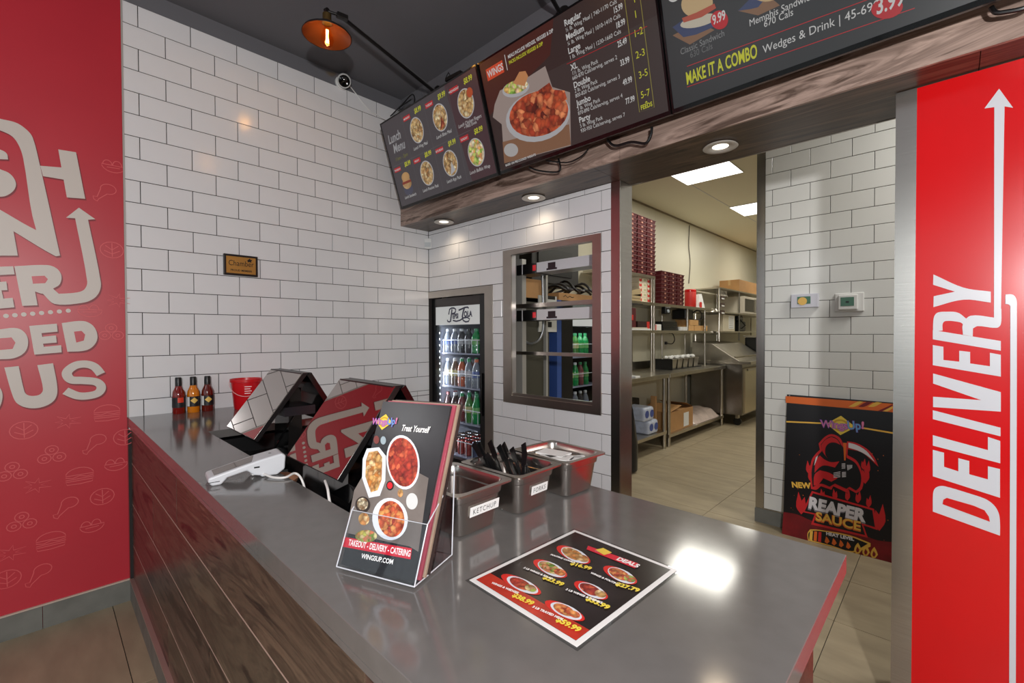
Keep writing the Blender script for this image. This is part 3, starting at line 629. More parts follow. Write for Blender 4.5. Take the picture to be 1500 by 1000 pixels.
gm = mat('brochure_table', srgb(118, 108, 102), 0.3, var=0.25, vscale=14)
def PQ(pts, m, name, ly=2): F.poly([q(*p) for p in pts], m, name, ly)
PQ([(519, 718), (553, 660), (628, 700), (613, 808), (600, 800), (507, 780)], gm, 'picture', 1)
def ell(cx, cy, ax, ay, m, name, ly, k=1.0, n=28, rot=0.0):
    c, s = math.cos(rot), math.sin(rot)
    F.poly([q(cx + k * (ax * math.cos(a) * c - ay * math.sin(a) * s), cy + k * (ax * math.cos(a) * s + ay * math.sin(a) * c)) for a in [2 * math.pi * i / n for i in range(n)]], m, name, ly)
ell(591, 677, 24, 40, PLT, 'plate', 3, rot=-0.12); ell(591, 677, 24, 40, WING, 'wings', 4, 0.90, rot=-0.12)
PQ([(538, 657), (556, 655), (566, 668), (565, 704), (557, 726), (541, 729), (531, 700), (532, 672)], PLT, 'plate', 3); PQ([(541, 662), (554, 660), (561, 670), (560, 702), (554, 718), (544, 721), (536, 698), (537, 674)], WEDG, 'wedges', 4)
ell(572, 760, 26, 31, PLT, 'plate', 3, rot=-0.1); ell(574, 760, 21, 29, WNG2, 'wings', 4, 0.92, rot=-0.1)
ell(532, 739, 11, 12, mat('jar_dark', srgb(46, 36, 32), 0.4), 'dip_bowl', 3); ell(532, 738, 8, 9, foodmat('dip_pale', [srgb(210, 196, 160), srgb(120, 90, 60), srgb(240, 230, 200)], 200), 'dip', 4)
ell(534, 760, 8, 9, WEDG, 'dip', 4); ell(537, 785, 16, 9, SAL, 'salad_plate', 3)
ell(572, 711, 5.5, 7, BLACK, 'dip_bowl', 3); ell(572, 711, 4, 5, mat('ketchup', srgb(200, 30, 40), 0.4), 'dip', 4)
ell(604, 734, 8.5, 12, mat('ranch', srgb(200, 200, 198), 0.5), 'dip', 3); ell(587, 722, 4, 6, WEDG, 'dip', 3); ell(552, 644, 4, 6, mat('rose_dip', srgb(120, 60, 56), 0.4), 'dip', 3); ell(562, 645, 4, 6, mat('ice', srgb(150, 165, 172), 0.4), 'dip', 3)
RBAN = mat('banner_red', srgb(206, 30, 52), 0.3)
PQ([(504, 786), (604, 803), (602, 819), (501, 800)], RBAN, 'banner', 3)
PR = mat('print_white', srgb(236, 234, 232), 0.4)
def TX_(s, x, y, x2, y2, size, m, **k):
    u, v = q(x, y); u2, v2 = q(x2, y2); F.text(s, u, v, size, m, layer=5, rot=math.atan2(v2 - v, u2 - u), **k)
TX_('TAKEOUT - DELIVERY - CATERING', 511, 798, 596, 814, 0.0135, PR, sx=0.62, bold=0.022)
TX_('WINGSUP.COM', 530, 817, 570, 825, 0.0105, PR, sx=0.9, bold=0.022)
TX_('Treat Yourself', 588, 631, 626, 634, 0.0165, PR, sx=0.62, bold=0.022, shear=0.25)
# emblem: yellow diamond with coloured lettering
YEL = mat('emblem_yellow', srgb(226, 196, 70), 0.4); YE2 = mat('emblem_gold', srgb(190, 150, 40), 0.4); PNK = mat('emblem_pink', srgb(214, 120, 160), 0.4); CYA = mat('emblem_blue', srgb(90, 170, 210), 0.4); PUR = mat('emblem_violet', srgb(120, 84, 170), 0.4)
def emblem(P, cu, cv, s, ly=5):
    P.poly([(cu - 0.9 * s, cv), (cu, cv - 0.72 * s), (cu + 0.9 * s, cv), (cu, cv + 0.72 * s)], YEL, 'emblem', ly)
    P.ring(cu, cv, 0.52 * s, 0.45 * s, 0.13 * s, YE2, 'emblem_ring', ly + 1)
    P.text('Wings', cu - 1.25 * s, cv - 0.30 * s, 0.78 * s, PUR, 'emblem_lettering', ly + 1, sx=0.85, bold=0.05, rot=0.05)
    P.text('Wings', cu - 1.25 * s, cv - 0.30 * s, 0.78 * s, PNK, 'emblem_lettering', ly + 2, sx=0.85, bold=0.0, rot=0.05)
    P.text('Up', cu + 0.42 * s, cv - 0.22 * s, 0.85 * s, PUR, 'emblem_lettering', ly + 1, sx=0.8, bold=0.05, rot=0.12)
    P.text('Up', cu + 0.42 * s, cv - 0.22 * s, 0.85 * s, CYA, 'emblem_lettering', ly + 2, sx=0.8, bold=0.0, rot=0.12)
    P.text('!', cu + 1.22 * s, cv - 0.05 * s, 0.7 * s, PNK, 'emblem_lettering', ly + 2, bold=0.05)
u, v = q(563, 618); emblem(F, u, v, 0.0215, 3)
F.done()

# ------------------------------------------------------------------ laminated deals sheet
d0, d1, d2, d3 = at(682, 851, 'z', CT), at(848, 950, 'z', CT), at(998, 838, 'z', CT), at(840, 774, 'z', CT)
ctr = (d0 + d1 + d2 + d3) / 4; rx = ((d1 - d0) + (d2 - d3)).normalized(); ry = Vector((-rx.y, rx.x, 0))
t = thing('menu_sheet', 'laminated deals menu sheet lying flat on the worktop', 'menu', (ctr.x, ctr.y, CT))
hl, hh = 0.1165, 0.143
def rc(a, bq, z): return [Vector((ctr.x, ctr.y, 0)) + rx * (a * i) + ry * (bq * j) + Vector((0, 0, z)) for i, j in ((-1, -1), (1, -1), (1, 1), (-1, 1))]
def slabm(a, bq, z0, z1): return MB().add(rc(a, bq, z0) + rc(a, bq, z1), [(3, 2, 1, 0), (4, 5, 6, 7), (0, 1, 5, 4), (1, 2, 6, 5), (2, 3, 7, 6), (3, 0, 4, 7)])
slabm(hl, hh, CT + 0.0003, CT + 0.0008).build('lamination', clear('laminate', (0.86, 0.87, 0.87, 1), 0.10), t)
slabm(hl - 0.005, hh - 0.005, CT + 0.0008, CT + 0.0014).build('paper', mat('paper_white', srgb(226, 224, 222), 0.25), t)
# print: local axes, text reads along +x' from the customer's far side
G = Panel(t.children[1], Vector((ctr.x, ctr.y, CT + 0.0014)), -rx if False else rx, ry, 0.00035)
pw, ph = hl - 0.013, hh - 0.013
MENB = mat('menu_black', srgb(34, 26, 26), 0.22, var=0.4, vscale=20)
G.rect(-pw, -ph, pw, ph, MENB, 'print_ground', 1)
G.rect(-pw, -ph, pw, -ph + 0.03, mat('menu_rust', srgb(176, 46, 30), 0.25, var=0.2, vscale=30), 'print_ground_red', 2)
# the reader stands on the far side: words run along image lower-right
def gtext(s, x, y, x2, y2, size, m, **k):
    u, v = G.px(x, y); u2, v2 = G.px(x2, y2); G.text(s, u, v, size, m, layer=5, rot=math.atan2(v2 - v, u2 - u), **k)
def gell(cx, cy, ax, ay, m, name, ly, n=20, rot=0.0):
    c, s = math.cos(rot), math.sin(rot); G.poly([G.px(cx + ax * math.cos(a) * c - ay * math.sin(a) * s, cy + ax * math.cos(a) * s + ay * math.sin(a) * c) for a in [2 * math.pi * i / n for i in range(n)]], m, name, ly)
SPL = mat('splash_red', srgb(206, 34, 28), 0.3); YPR = mat('price_yellow', srgb(232, 208, 70), 0.4)
z = lambda X, Y: (680 + X / 4.6875, 770 + Y / 4.6875)
items = [((760, 205), '16.99', (725, 262, 825, 290), (590, 200, 720, 245), WEDG, 0), ((1080, 345), '27.79', (1035, 405, 1150, 440), (865, 325, 1015, 390), WNG2, 1), ((600, 300), '23.99', (535, 358, 640, 400), (405, 290, 530, 340), SAL, 2), ((880, 450), '33.99', (830, 505, 955, 560), (695, 440, 850, 500), WING, 0), ((400, 410), '38.99', (325, 480, 430, 530), (185, 395, 335, 455), WING, 1), ((700, 590), '59.99', (625, 650, 755, 715), (465, 560, 625, 630), WNG2, 2)]
for i, (c, pr, pp, nm, fm, kk) in enumerate(items):
    cx, cy = z(*c); gell(cx - 2, cy - 1, 32 if i > 3 else 27, 9, SPL, 'splash', 2, rot=0.42); gell(cx, cy, 25 if i > 3 else 22, 9, PLT, 'plate', 3, rot=0.42); gell(cx - 3, cy - 1.5, 17, 7.2, fm, 'food', 4, rot=0.42)
    gell(cx + 12, cy + 5, 9, 5, (WEDG, SAL, WNG2)[kk], 'food', 4, rot=0.3)
    x, y = z(pp[0], pp[1] + 8); x2, y2 = z(pp[2], pp[3] + 8); gtext('$' + pr, x, y, x2, y2, 0.0145, YPR, bold=0.05, sx=0.95)
    x, y = z(nm[0], nm[1] + 6); x2, y2 = z(nm[2], nm[3] + 6)
    names = ['POUTINE COMBO', 'WINGS & POUTINE', '2 LB WINGS & SALAD', '2 LB WINGS & DRINKS', 'WINGS & WEDGES', '3 LB TRAYED MEAL']
    gtext(names[i], x, y, x2, y2, 0.0068, PR, bold=0.05, sx=0.9)
G.poly([z(1035, 200), z(1195, 265), z(1180, 292), z(1020, 230)] and [G.px(*z(*p)) for p in ((850, 140), (1195, 262), (1172, 296), (840, 165))], RBAN, 'deals_banner', 3)
x, y = z(1042, 238); x2, y2 = z(1165, 285); gtext('DEALS', x, y, x2, y2, 0.017, PR, bold=0.05, sx=0.85)
u, v = G.px(*z(960, 180)); 
G.poly([G.px(*z(*p)) for p in ((900, 170), (955, 158), (1015, 190), (960, 208))], YEL, 'emblem', 5)
gtext('WingsUp', *z(895, 182), *z(1010, 200), 0.0075, PNK, bold=0.022)
G.done()

# ------------------------------------------------------------------ steel food pans
PAN = mat('pan_steel', srgb(196, 190, 184), 0.26, metal=1.0, var=0.05)
def pan_mesh(t, w, d, h):
    def rr(w, d, r, n=4):
        pts = []
        for cx, cy, a0 in ((w / 2 - r, d / 2 - r, 0), (-w / 2 + r, d / 2 - r, 90), (-w / 2 + r, -d / 2 + r, 180), (w / 2 - r, -d / 2 + r, 270)):
            for k in range(n + 1): a = math.radians(a0 + 90 * k / n); pts.append((cx + r * math.cos(a), cy + r * math.sin(a)))
        return pts
    loops = [(w, d, 0.012, h - 0.004), (w, d, 0.012, h), (w - 0.024, d - 0.024, 0.022, h), (w - 0.028, d - 0.028, 0.022, h - 0.004), (w - 0.030, d - 0.030, 0.022, h - 0.022), (w - 0.036, d - 0.036, 0.020, h - 0.024), (w - 0.052, d - 0.052, 0.020, 0.006), (w - 0.064, d - 0.064, 0.018, 0.0012)]
    outer = [(w - 0.062, d - 0.062, 0.018, 0.0), (w - 0.050, d - 0.050, 0.020, 0.005), (w - 0.034, d - 0.034, 0.020, h - 0.025), (w - 0.026, d - 0.026, 0.022, h - 0.022), (w - 0.022, d - 0.022, 0.022, h - 0.006)]
    b = MB(); seq = outer + loops; n = 20
    for (a, c, r, zz) in seq: b.v += [Vector((x, y, zz)) for x, y in rr(a, c, r)]
    for i in range(len(seq) - 1): b.f += [(i * n + k, i * n + (k + 1) % n, (i + 1) * n + (k + 1) % n, (i + 1) * n + k) for k in range(n)]
    b.f.append(tuple(range(n))[::-1]); b.f.append(tuple((len(seq) - 1) * n + k for k in range(n)))
    return b.build('pan_body', PAN, t, False, True)
PW, PD, PH = 0.196, 0.160, 0.096
pans = [(2.176, -1.496, 0.02, 'steel food pan with a KETCHUP label, nearest the brochures', 'KETCHUP'), (2.182, -1.330, 0.02, 'middle steel food pan holding black forks, labelled FORKS', 'FORKS'), (2.196, -1.162, -0.06, 'steel food pan holding white napkin packets, farthest along the row', None)]
for (x, y, a, lb, tx) in pans:
    t = thing('food_pan', lb, 'pan', (x, y, CT), a, 'steel pans in a row on the worktop'); pan_mesh(t, PW, PD, PH)
    if tx:
        # sticker on the face looking along +x
        ca, sa = math.cos(a), math.sin(a); zc = 0.040; ox = PW / 2 - 0.0193
        lo = Vector((x, y, CT)) + Vector((ca, sa, 0)) * (ox + 0.0012) + Vector((-sa, ca, 0)) * (-0.032) + Vector((0, 0, zc))
        lw = 0.082 if tx == 'KETCHUP' else 0.058; lo += Vector((-sa, ca, 0)) * (0.0 if tx == 'KETCHUP' else 0.012)
        Pn = Panel(t, lo, (-sa, ca, 0), Vector((ca * 0.13, sa * 0.13, 1)), 0.0006)
        Pn.rect(0, 0, lw, 0.021, mat('sticker', srgb(226, 226, 224), 0.4), 'sticker', 1)
        Pn.text(tx, lw / 2, 0.005, 0.0155, BLACK, 'sticker_lettering', 2, align='C', sx=0.82, track=0.12)
        Pn.done()
# ketchup residue
o = MB().box(2.13, 2.22, -1.525, -1.46, CT + 0.004, CT + 0.012).build('ketchup_packet', mat('packet_red', srgb(178, 44, 30), 0.35), None, bevel=0.003); tag(o, 'red ketchup packet lying in the pan nearest the brochures', 'packet')
o = MB().bar((2.115, -1.535, CT + 0.02), (2.125, -1.53, CT + 0.085), 0.05, 0.004).build('ketchup_packet', MATS['packet_red']); tag(o, 'red ketchup packet standing against the pan side near the brochures', 'packet')
# forks
FKB = mat('fork_black', srgb(12, 12, 13), 0.45, spec=0.25)
fk = [(-0.055, 0.03, -0.09, 0.30), (-0.045, 0.0, -0.05, 0.25), (-0.04, -0.02, -0.075, 0.2), (-0.03, 0.035, -0.04, 0.15), (-0.02, 0.01, -0.06, 0.1), (-0.03, -0.035, -0.10, 0.05), (-0.005, -0.01, -0.055, -0.1), (0.0, 0.03, -0.03, 0.35), (-0.05, -0.04, -0.08, 0.12), (0.015, 0.0, 0.01, 0.3), (-0.06, 0.01, -0.12, -0.1)]
desc = ['leaning furthest left over the rim', 'with its tines up near the rim corner', 'lying low in the middle of the bunch', 'tucked behind the two upright ones', 'buried in the centre of the pan', 'tilted flat toward the brochures', 'crossing the bunch at the front', 'standing tallest at the rear', 'half hidden at the left of the pan', 'leaning alone to the right', 'poking out over the ketchup pan']
for i, (fx, fy, lx, ly) in enumerate(fk):
    base = Vector((2.193 + 0.02 + fx * 0.3, -1.328 + fy, CT + 0.012)); tip = base + Vector((lx * 0.85 - 0.045, ly * 0.16, 0.098 + 0.010 * (i % 3)))
    t = thing('plastic_fork', 'black plastic fork %s in the FORKS pan' % desc[i], 'fork', base, 0, 'forks in the pan')
    MB().bar(base, base.lerp(tip, 0.72), 0.009, 0.003, (0, 1, 0)).build('handle', FKB, t)
    MB().bar(base.lerp(tip, 0.72), tip, 0.017, 0.003, (0, 1, 0)).build('head', FKB, t)
# napkin packets
pk = [(2.19, -1.17, 0.3, 'white paper packet with black print lying on top in the far pan', 0.078), (2.17, -1.185, -0.5, 'white paper packet under the printed one in the far pan', 0.066), (2.225, -1.145, 0.9, 'white paper packet at the right of the far pan', 0.068), (2.165, -1.145, 0.1, 'white paper packet at the back left of the far pan', 0.070)]
for i, (x, y, a, lb, zz) in enumerate(pk):
    t = thing('paper_packet', lb, 'packet', (x, y, CT + zz), a, 'paper packets in the far pan')
    MB().prism([(-0.042, -0.026), (0.042, -0.028), (0.041, 0.027), (-0.042, 0.026)], 'z', 0.0 + 0.003 * i, 0.004 + 0.003 * i).build('wrapper', mat('napkin', srgb(228, 228, 226), 0.6), t, False)
    if i in (0, 2):
        Pn = Panel(t, t.matrix_world @ Vector((0, 0, 0.0044 + 0.003 * i)), t.matrix_world.to_3x3() @ Vector((1, 0, 0)), t.matrix_world.to_3x3() @ Vector((0, 1, 0)), 0.0004)
        Pn.poly([(-0.03, 0.0), (-0.005, -0.02), (0.01, 0.005)], BLACK, 'print', 1); Pn.stroke([(-0.02, 0.012), (0.0, 0.018), (0.03, 0.012)], 0.003, BLACK, 'print', 1); Pn.stroke([(0.0, 0.008), (0.03, 0.003)], 0.002, BLACK, 'print', 1); Pn.done()
    if i == 1: MB().box(-0.03, 0.03, -0.02, 0.02, -0.05, 0.0).build('packets_below', MATS['napkin'], t, False)
# ------------------------------------------------------------------ red wall mural
mu = thing('wall_mural', 'red wall mural with big white words, an arrow and food doodles', 'mural', (0.0, -3.0, 0.11))
MB().box(-0.002, 0.0, -6.0, -1.8235, 0.109, 2.972).build('vinyl_sheet', REDP, mu)
M_ = Panel(mu.children[0], (0.0, -4.0, 0), (0, 1, 0), (0, 0, 1), 0.0007)
MW = mat('mural_white', srgb(206, 198, 190), 0.45); MS = mat('mural_drop', srgb(128, 24, 36), 0.45); MI = mat('mural_doodle', srgb(214, 88, 92), 0.5)
def zz(x, y): return (x / 2.381, 200 + y / 2.381)
def MP(pts, raw=False, ly=2):
    pp = round_poly([p if raw else zz(*p) for p in pts])
    M_.poly([M_.px(x + 2.0, y + 2.4) for x, y in pp], MS, 'letter_shadow', 1); M_.poly([M_.px(*p) for p in pp], MW, 'letter', ly)
MP([(-46, 166), (-14, 170), (0, 174), (24, 180), (40, 191), (48, 202), (57, 236), (88, 374.3), (80, 374.3), (53, 337), (34, 232), (28, 214), (18, 200), (0, 191), (-14, 188), (-40, 187)], True)        # long stroke
MP([(203, 45), (265, 55), (297, 217), (233, 212)]); MP([(140, 102), (215, 108), (222, 150), (150, 138)])                                    # H
MP([(28, 80), (0, 79), (-30, 77), (-42, 86), (-36, 100), (0, 114), (35, 130), (55, 160), (50, 185), (25, 205), (0, 210), (-45, 208), (-88, 192), (-76, 158), (-34, 170), (-8, 168), (-2, 158), (-14, 147), (-60, 130), (-94, 104), (-98, 70), (-75, 46), (-30, 40), (4, 47), (24, 60)])      # S
MP([(-50, 228), (0, 255), (126, 326), (160, 330), (210, 415), (190, 415), (47, 330), (62, 415), (-16, 415)])                                    # N
def strk(pts, wd):
    pts = [(v.x, v.y) for v in _cm([Vector((a, b, 0)) for a, b in pts])]
    pp = [M_.px(*zz(*p)) for p in pts]; sp = [M_.px(zz(*p)[0] + 2, zz(*p)[1] + 2.4) for p in pts]
    M_.stroke(sp, wd, MS, 'letter_shadow', 1); M_.stroke(pp, wd, MW, 'letter', 2)
MP([(275, 248), (332, 288), (307, 290), (351, 505), (347, 540), (325, 566), (285, 580), (190, 583), (150, 548), (205, 548), (270, 543), (295, 532), (304, 505), (262, 285), (230, 283)])   # arrow with R leg
MP([(50, 452), (165, 448), (198, 460), (214, 485), (208, 515), (185, 530), (205, 548), (150, 548), (122, 540), (131, 588), (78, 590)])             # R
M_.poly([M_.px(*zz(*p)) for p in ((110, 487), (155, 485), (167, 497), (158, 511), (115, 513))], REDP, 'letter_counter', 3)
MP([(-60, 456), (46, 452), (51, 480), (-6, 483), (-1, 507), (22, 505), (26, 535), (5, 536), (12, 565), (44, 562), (50, 595), (-30, 602)])                 # E bars
for k in range(12):
    x, y = zz(238 - 31 * k, 607 + 2.6 * k); u, v = M_.px(x, y); M_.disc(u, v, 0.0085, 0.0095, MW, 'dot', 2, 14)
MP([(-60, 680), (0, 672), (60, 668), (90, 688), (98, 720), (86, 752), (50, 772), (0, 776), (-60, 778)]); M_.poly([M_.px(*zz(*p)) for p in ((-10, 704), (40, 700), (54, 718), (44, 740), (-10, 745))], REDP, 'letter_counter', 3)
MP([(102, 660), (198, 652), (201, 680), (145, 685), (147, 698), (195, 693), (198, 718), (150, 722), (153, 733), (213, 727), (215, 752), (120, 760)])
MP([(215, 650), (290, 643), (325, 660), (340, 695), (330, 725), (300, 745), (235, 750)]); M_.poly([M_.px(*zz(*p)) for p in ((258, 680), (284, 677), (297, 690), (292, 711), (266, 718))], REDP, 'letter_counter', 3)
MP([(-62, 846), (-22, 858), (4, 882), (8, 915), (-8, 950), (-60, 966), (-108, 954), (-130, 918), (-126, 882), (-102, 856)]); M_.poly([M_.px(*zz(*p)) for p in ((-62, 884), (-46, 894), (-44, 914), (-58, 928), (-78, 924), (-86, 906), (-80, 890))], REDP, 'letter_counter', 3)
MP([(15, 805), (65, 800), (85, 888), (95, 900), (115, 904), (140, 898), (150, 880), (130, 797), (185, 790), (200, 880), (190, 918), (150, 942), (100, 946), (60, 930), (43, 900)])
strk([(352, 828), (330, 803), (300, 793), (265, 797), (238, 815), (234, 832), (250, 848), (290, 850), (335, 855), (353, 872), (343, 893), (310, 903), (270, 903), (228, 886)], 0.034)
# doodles
def doodle(kind, x, y, s=1.0):
    cu, cv = M_.px(x, y); r = 0.048 * s; wd = 0.0034
    def S(pts, cl=False): M_.stroke([(cu + a * r, cv + b * r) for a, b in pts], wd, MI, 'doodle', 1, cl)
    arc = lambda a0, a1, ra, rb, ox=0, oy=0, n=10: [(ox + ra * math.cos(math.radians(a0 + (a1 - a0) * k / n)), oy + rb * math.sin(math.radians(a0 + (a1 - a0) * k / n))) for k in range(n + 1)]
    if kind == 'burger':
        S(arc(0, 180, 1.0, 0.7, 0, 0.15), True); S([(-1, 0), (-0.5, -0.12), (0, 0.05), (0.5, -0.1), (1, 0)]); S([(-1, -0.25), (1, -0.2)]); S([(-1, -0.42), (0.95, -0.4), (0.9, -0.65), (0, -0.75), (-0.9, -0.7)], True)
    elif kind == 'drumstick':
        S(arc(-100, 190, 0.6, 0.5, 0.35, 0.4, 14) + [(-0.5, -0.5), (-0.8, -0.5), (-0.75, -0.8), (-0.5, -0.95), (-0.38, -0.7)], True)
    elif kind == 'lettuce':
        S(arc(0, 360, 0.9, 0.8, 0, 0, 16)[:-1], True); S([(0, 0.7), (0.02, -0.7)]); S([(-0.5, 0.4), (0, 0.0), (0.5, 0.45)]); S([(-0.6, -0.1), (0, -0.4), (0.6, -0.05)])
    elif kind == 'splat':
        pts = []
        for k in range(14):
            a = 2 * math.pi * k / 14; ra = 1.0 if k % 2 else 0.4; pts.append((ra * math.cos(a) * (1.1 if k % 4 == 1 else 0.8), ra * 0.7 * math.sin(a)))
        S(pts, True)
    elif kind == 'rings':
        for ox, oy in ((0, 0.4), (-0.5, -0.35), (0.5, -0.35)): S(arc(0, 360, 0.45, 0.42, ox, oy, 12)[:-1], True); S(arc(0, 360, 0.16, 0.15, ox, oy, 8)[:-1], True)
    else:
        S(arc(180, 360, 0.9, 0.7, 0, 0.1), True); S(arc(0, 180, 0.35, 0.45, -0.45, 0.1)); S(arc(0, 180, 0.35, 0.5, 0.3, 0.1)); S([(-0.5, -0.15), (0.5, -0.1)])
for kd, x, y in (('burger', 157, 605), ('splat', 98, 617), ('lettuce', 35, 630), ('drumstick', 137, 650), ('rings', 76, 665), ('basket', 170, 680), ('burger', 117, 697), ('splat', 53, 711), ('lettuce', 150, 727), ('drumstick', 95, 743), ('rings', 32, 763), ('basket', 135, 770), ('burger', 75, 792), ('splat', 15, 810), ('drumstick', 55, 842), ('basket', 166, 244), ('drumstick', 152, 282), ('lettuce', 164, 366), ('splat', 172, 440), ('rings', 163, 486), ('basket', 132, 455), ('lettuce', 183, 640), ('rings', 18, 690), ('lettuce', 10, 848)): doodle(kd, x, y)
M_.done()

# ------------------------------------------------------------------ plaque, alarm sensor, thermostats
def plaque():
    y0, y1, z0, z1 = -1.400, -1.226, 1.660, 1.779; t = thing('plaque', 'small brass membership plaque in a black frame on the tile wall', 'plaque', (0.0, -1.313, 1.72))
    MB().box(0.0, 0.018, y0, y1, z0, z1).build('frame', mat('frame_black', srgb(24, 20, 20), 0.3), t, bevel=0.003)
    P = Panel(t.children[0], (0.018, y0, z0), (0, 1, 0), (0, 0, 1), 0.0006); P.rect(0.012, 0.012, 0.162, 0.107, mat('brass_plate', srgb(176, 126, 56), 0.4, metal=0.25, var=0.1), 'plate', 1)
    P.text('Chamber', 0.022, 0.055, 0.044, BLACK, 'lettering', 2, sx=0.78, bold=0.0); P.text('PROUD MEMBER', 0.087, 0.024, 0.0155, BLACK, 'lettering', 2, align='C', sx=0.95, bold=0.022)
    P.poly([(0.118, 0.092), (0.126, 0.098), (0.130, 0.104), (0.135, 0.097), (0.145, 0.096), (0.138, 0.088), (0.140, 0.080), (0.130, 0.083), (0.121, 0.081)], BLACK, 'leaf_emblem', 2); P.done()
plaque()
t = thing('motion_sensor', 'white alarm motion sensor in the tiled corner under the soffit', 'sensor', (0.02, -0.02, 2.03))
MB().prism([(0.001, -0.044), (0.044, -0.001), (0.001, -0.001)], 'z', 1.985, 2.068).build('housing', WHITE, t, bevel=0.006)
MB().prism([(0.010, -0.042), (0.042, -0.010), (0.040, -0.008), (0.008, -0.040)], 'z', 2.0, 2.035).build('lens', mat('sensor_lens', srgb(200, 204, 206), 0.2), t)
def thermostat(x0, x1, z0, z1, label, kind):
    t = thing('thermostat', label, 'thermostat', ((x0 + x1) / 2, YR, (z0 + z1) / 2), 0, 'thermostats on the side tile wall'); y = YR - 0.0005; cx = (x0 + x1) / 2; W = x1 - x0; H = z1 - z0
    if kind:
        MB().box(x0, x1, y - 0.012, y, z0, z1).build('back_plate', WHITE, t, bevel=0.005); MB().box(x0 + 0.02, x1 - 0.028, y - 0.034, y - 0.012, z0 + 0.012, z1 - 0.012).build('body', WHITE, t, bevel=0.006); yy = y - 0.0345; a, b2, c, d = x0 + 0.035, x0 + 0.102, z0 + 0.036, z1 - 0.028
    else:
        MB().box(x0, x1, y - 0.03, y, z0, z1).build('body', mat('cool_white', srgb(206, 206, 216), 0.35), t, bevel=0.004); yy = y - 0.0305; a, b2, c, d = x0 + 0.038, x0 + 0.112, z0 + 0.024, z1 - 0.018
    MB().box(a, b2, yy - 0.001, yy + 0.001, c, d).build('display', mat('lcd_green', srgb(62, 110, 84), 0.15), t)
    if kind: MB().box(a + 0.026, a + 0.042, yy - 0.002, yy - 0.001, c + 0.02, c + 0.03).build('symbol', BLACK, t)
    else: MB().lathe([(0.0, 0), (0.026, 0.0), (0.026, 0.0012)], ((a + b2) / 2 - 0.008, yy - 0.001, c + 0.018), 16, axis=(0, -1, 0)).build('amber_glow', mat('amber', srgb(230, 186, 96), 0.4), t)
thermostat(2.180, 2.334, 1.488, 1.578, 'flat white thermostat with an amber lit display, left of the pair', 0)
thermostat(2.417, 2.565, 1.452, 1.570, 'white thermostat with green display on a wide back plate', 1)

# ------------------------------------------------------------------ sauce poster leaning on the side wall
pb_, pt_ = Vector((2.160, 1.262, 0.0)), Vector((2.160, 1.352, 0.912)); pv = (pt_ - pb_).normalized(); PWD = 0.575
t = thing('poster', 'black and red hot sauce poster board with hooded figure leaning on the side tile wall', 'poster', (2.44, 1.27, 0))
pn = Vector((1, 0, 0)).cross(pv); ln = (pt_ - pb_).length
cs = [pb_, pb_ + Vector((PWD, 0, 0)), pb_ + Vector((PWD, 0, 0)) + pv * ln, pb_ + pv * ln]
MB().add(cs + [p - pn * 0.005 for p in cs], [(0, 1, 2, 3), (7, 6, 5, 4), (0, 4, 5, 1), (1, 5, 6, 2), (2, 6, 7, 3), (3, 7, 4, 0)]).build('board', mat('poster_black', srgb(14, 11, 14), 0.35), t)
R = Panel(t.children[0], pb_, (1, 0, 0), pv, 0.0007); rz = lambda x, y: R.px(1140 + x / 3.844, 570 + y / 3.844)
cR = mat('poster_red', srgb(196, 30, 34), 0.4); cDR = mat('poster_dark_red', srgb(112, 10, 18), 0.4, var=0.4, vscale=9); cK = mat('poster_ink', srgb(8, 6, 8), 0.4); cO = mat('poster_orange', srgb(214, 100, 30), 0.4); cG = mat('poster_gold', srgb(224, 176, 70), 0.4); cW = mat('poster_white', srgb(210, 206, 210), 0.4); cG2 = mat('poster_grey', srgb(120, 116, 122), 0.4)
def RP(pts, m, nm, ly): R.poly([rz(*p) for p in round_poly(pts, 50, 3)], m, nm, ly)
RP([(42, 38), (652, 82), (652, 130), (42, 75)], cO, 'top_band', 1)
for k in range(5): RP([(395 + 55 * k, 98 - 6 * 0), (430 + 55 * k, 98), (480 + 52 * k, 70 + 3 * k), (450 + 50 * k, 68 + 2 * k)] if k < 3 else [(560 + 30 * (k - 3), 122), (585 + 30 * (k - 3), 124), (645, 92 + 14 * (k - 3)), (645, 84 + 10 * (k - 3))], (cG, cDR, cG, cDR, cG)[k], 'band_stripe', 2)
RP([(30, 690), (110, 705), (190, 740), (330, 770), (480, 820), (560, 850), (650, 860), (645, 990), (20, 815)], cDR, 'red_haze', 1)
RP([(45, 178), (250, 187), (250, 195), (45, 186)], cG, 'gold_line', 2); RP([(470, 212), (655, 243), (655, 252), (470, 221)], cG, 'gold_line', 2)
u, v = rz(352, 203); emblem(R, u, v, 0.083, 3)
# hooded figure with scythe
RP([(185, 560), (178, 470), (188, 400), (210, 365), (235, 340), (228, 305), (262, 268), (300, 252), (345, 270), (365, 305), (395, 300), (390, 370), (440, 400), (468, 450), (480, 500), (472, 560), (440, 585), (395, 560), (395, 585), (310, 545), (300, 565), (240, 545), (215, 565)], cR, 'figure_outline', 3)
RP([(195, 550), (188, 470), (200, 405), (225, 370), (248, 345), (240, 310), (268, 280), (300, 265), (335, 280), (355, 312), (378, 345), (385, 385), (432, 412), (458, 455), (468, 500), (460, 548), (438, 570), (402, 548), (385, 560), (320, 530), (290, 548), (240, 530)], cK, 'figure_body', 4)
RP([(250, 350), (243, 312), (268, 283), (300, 268), (332, 283), (350, 312), (322, 300), (290, 302), (268, 325), (266, 365), (280, 390)], cR, 'hood', 5)
RP([(205, 470), (212, 400), (235, 372), (262, 395), (300, 410), (345, 405), (320, 440), (262, 428), (232, 440)], cR, 'sleeve', 5); RP([(200, 540), (205, 480), (235, 455), (290, 470), (335, 500), (300, 520), (255, 500), (225, 540)], cR, 'robe_fold', 5)
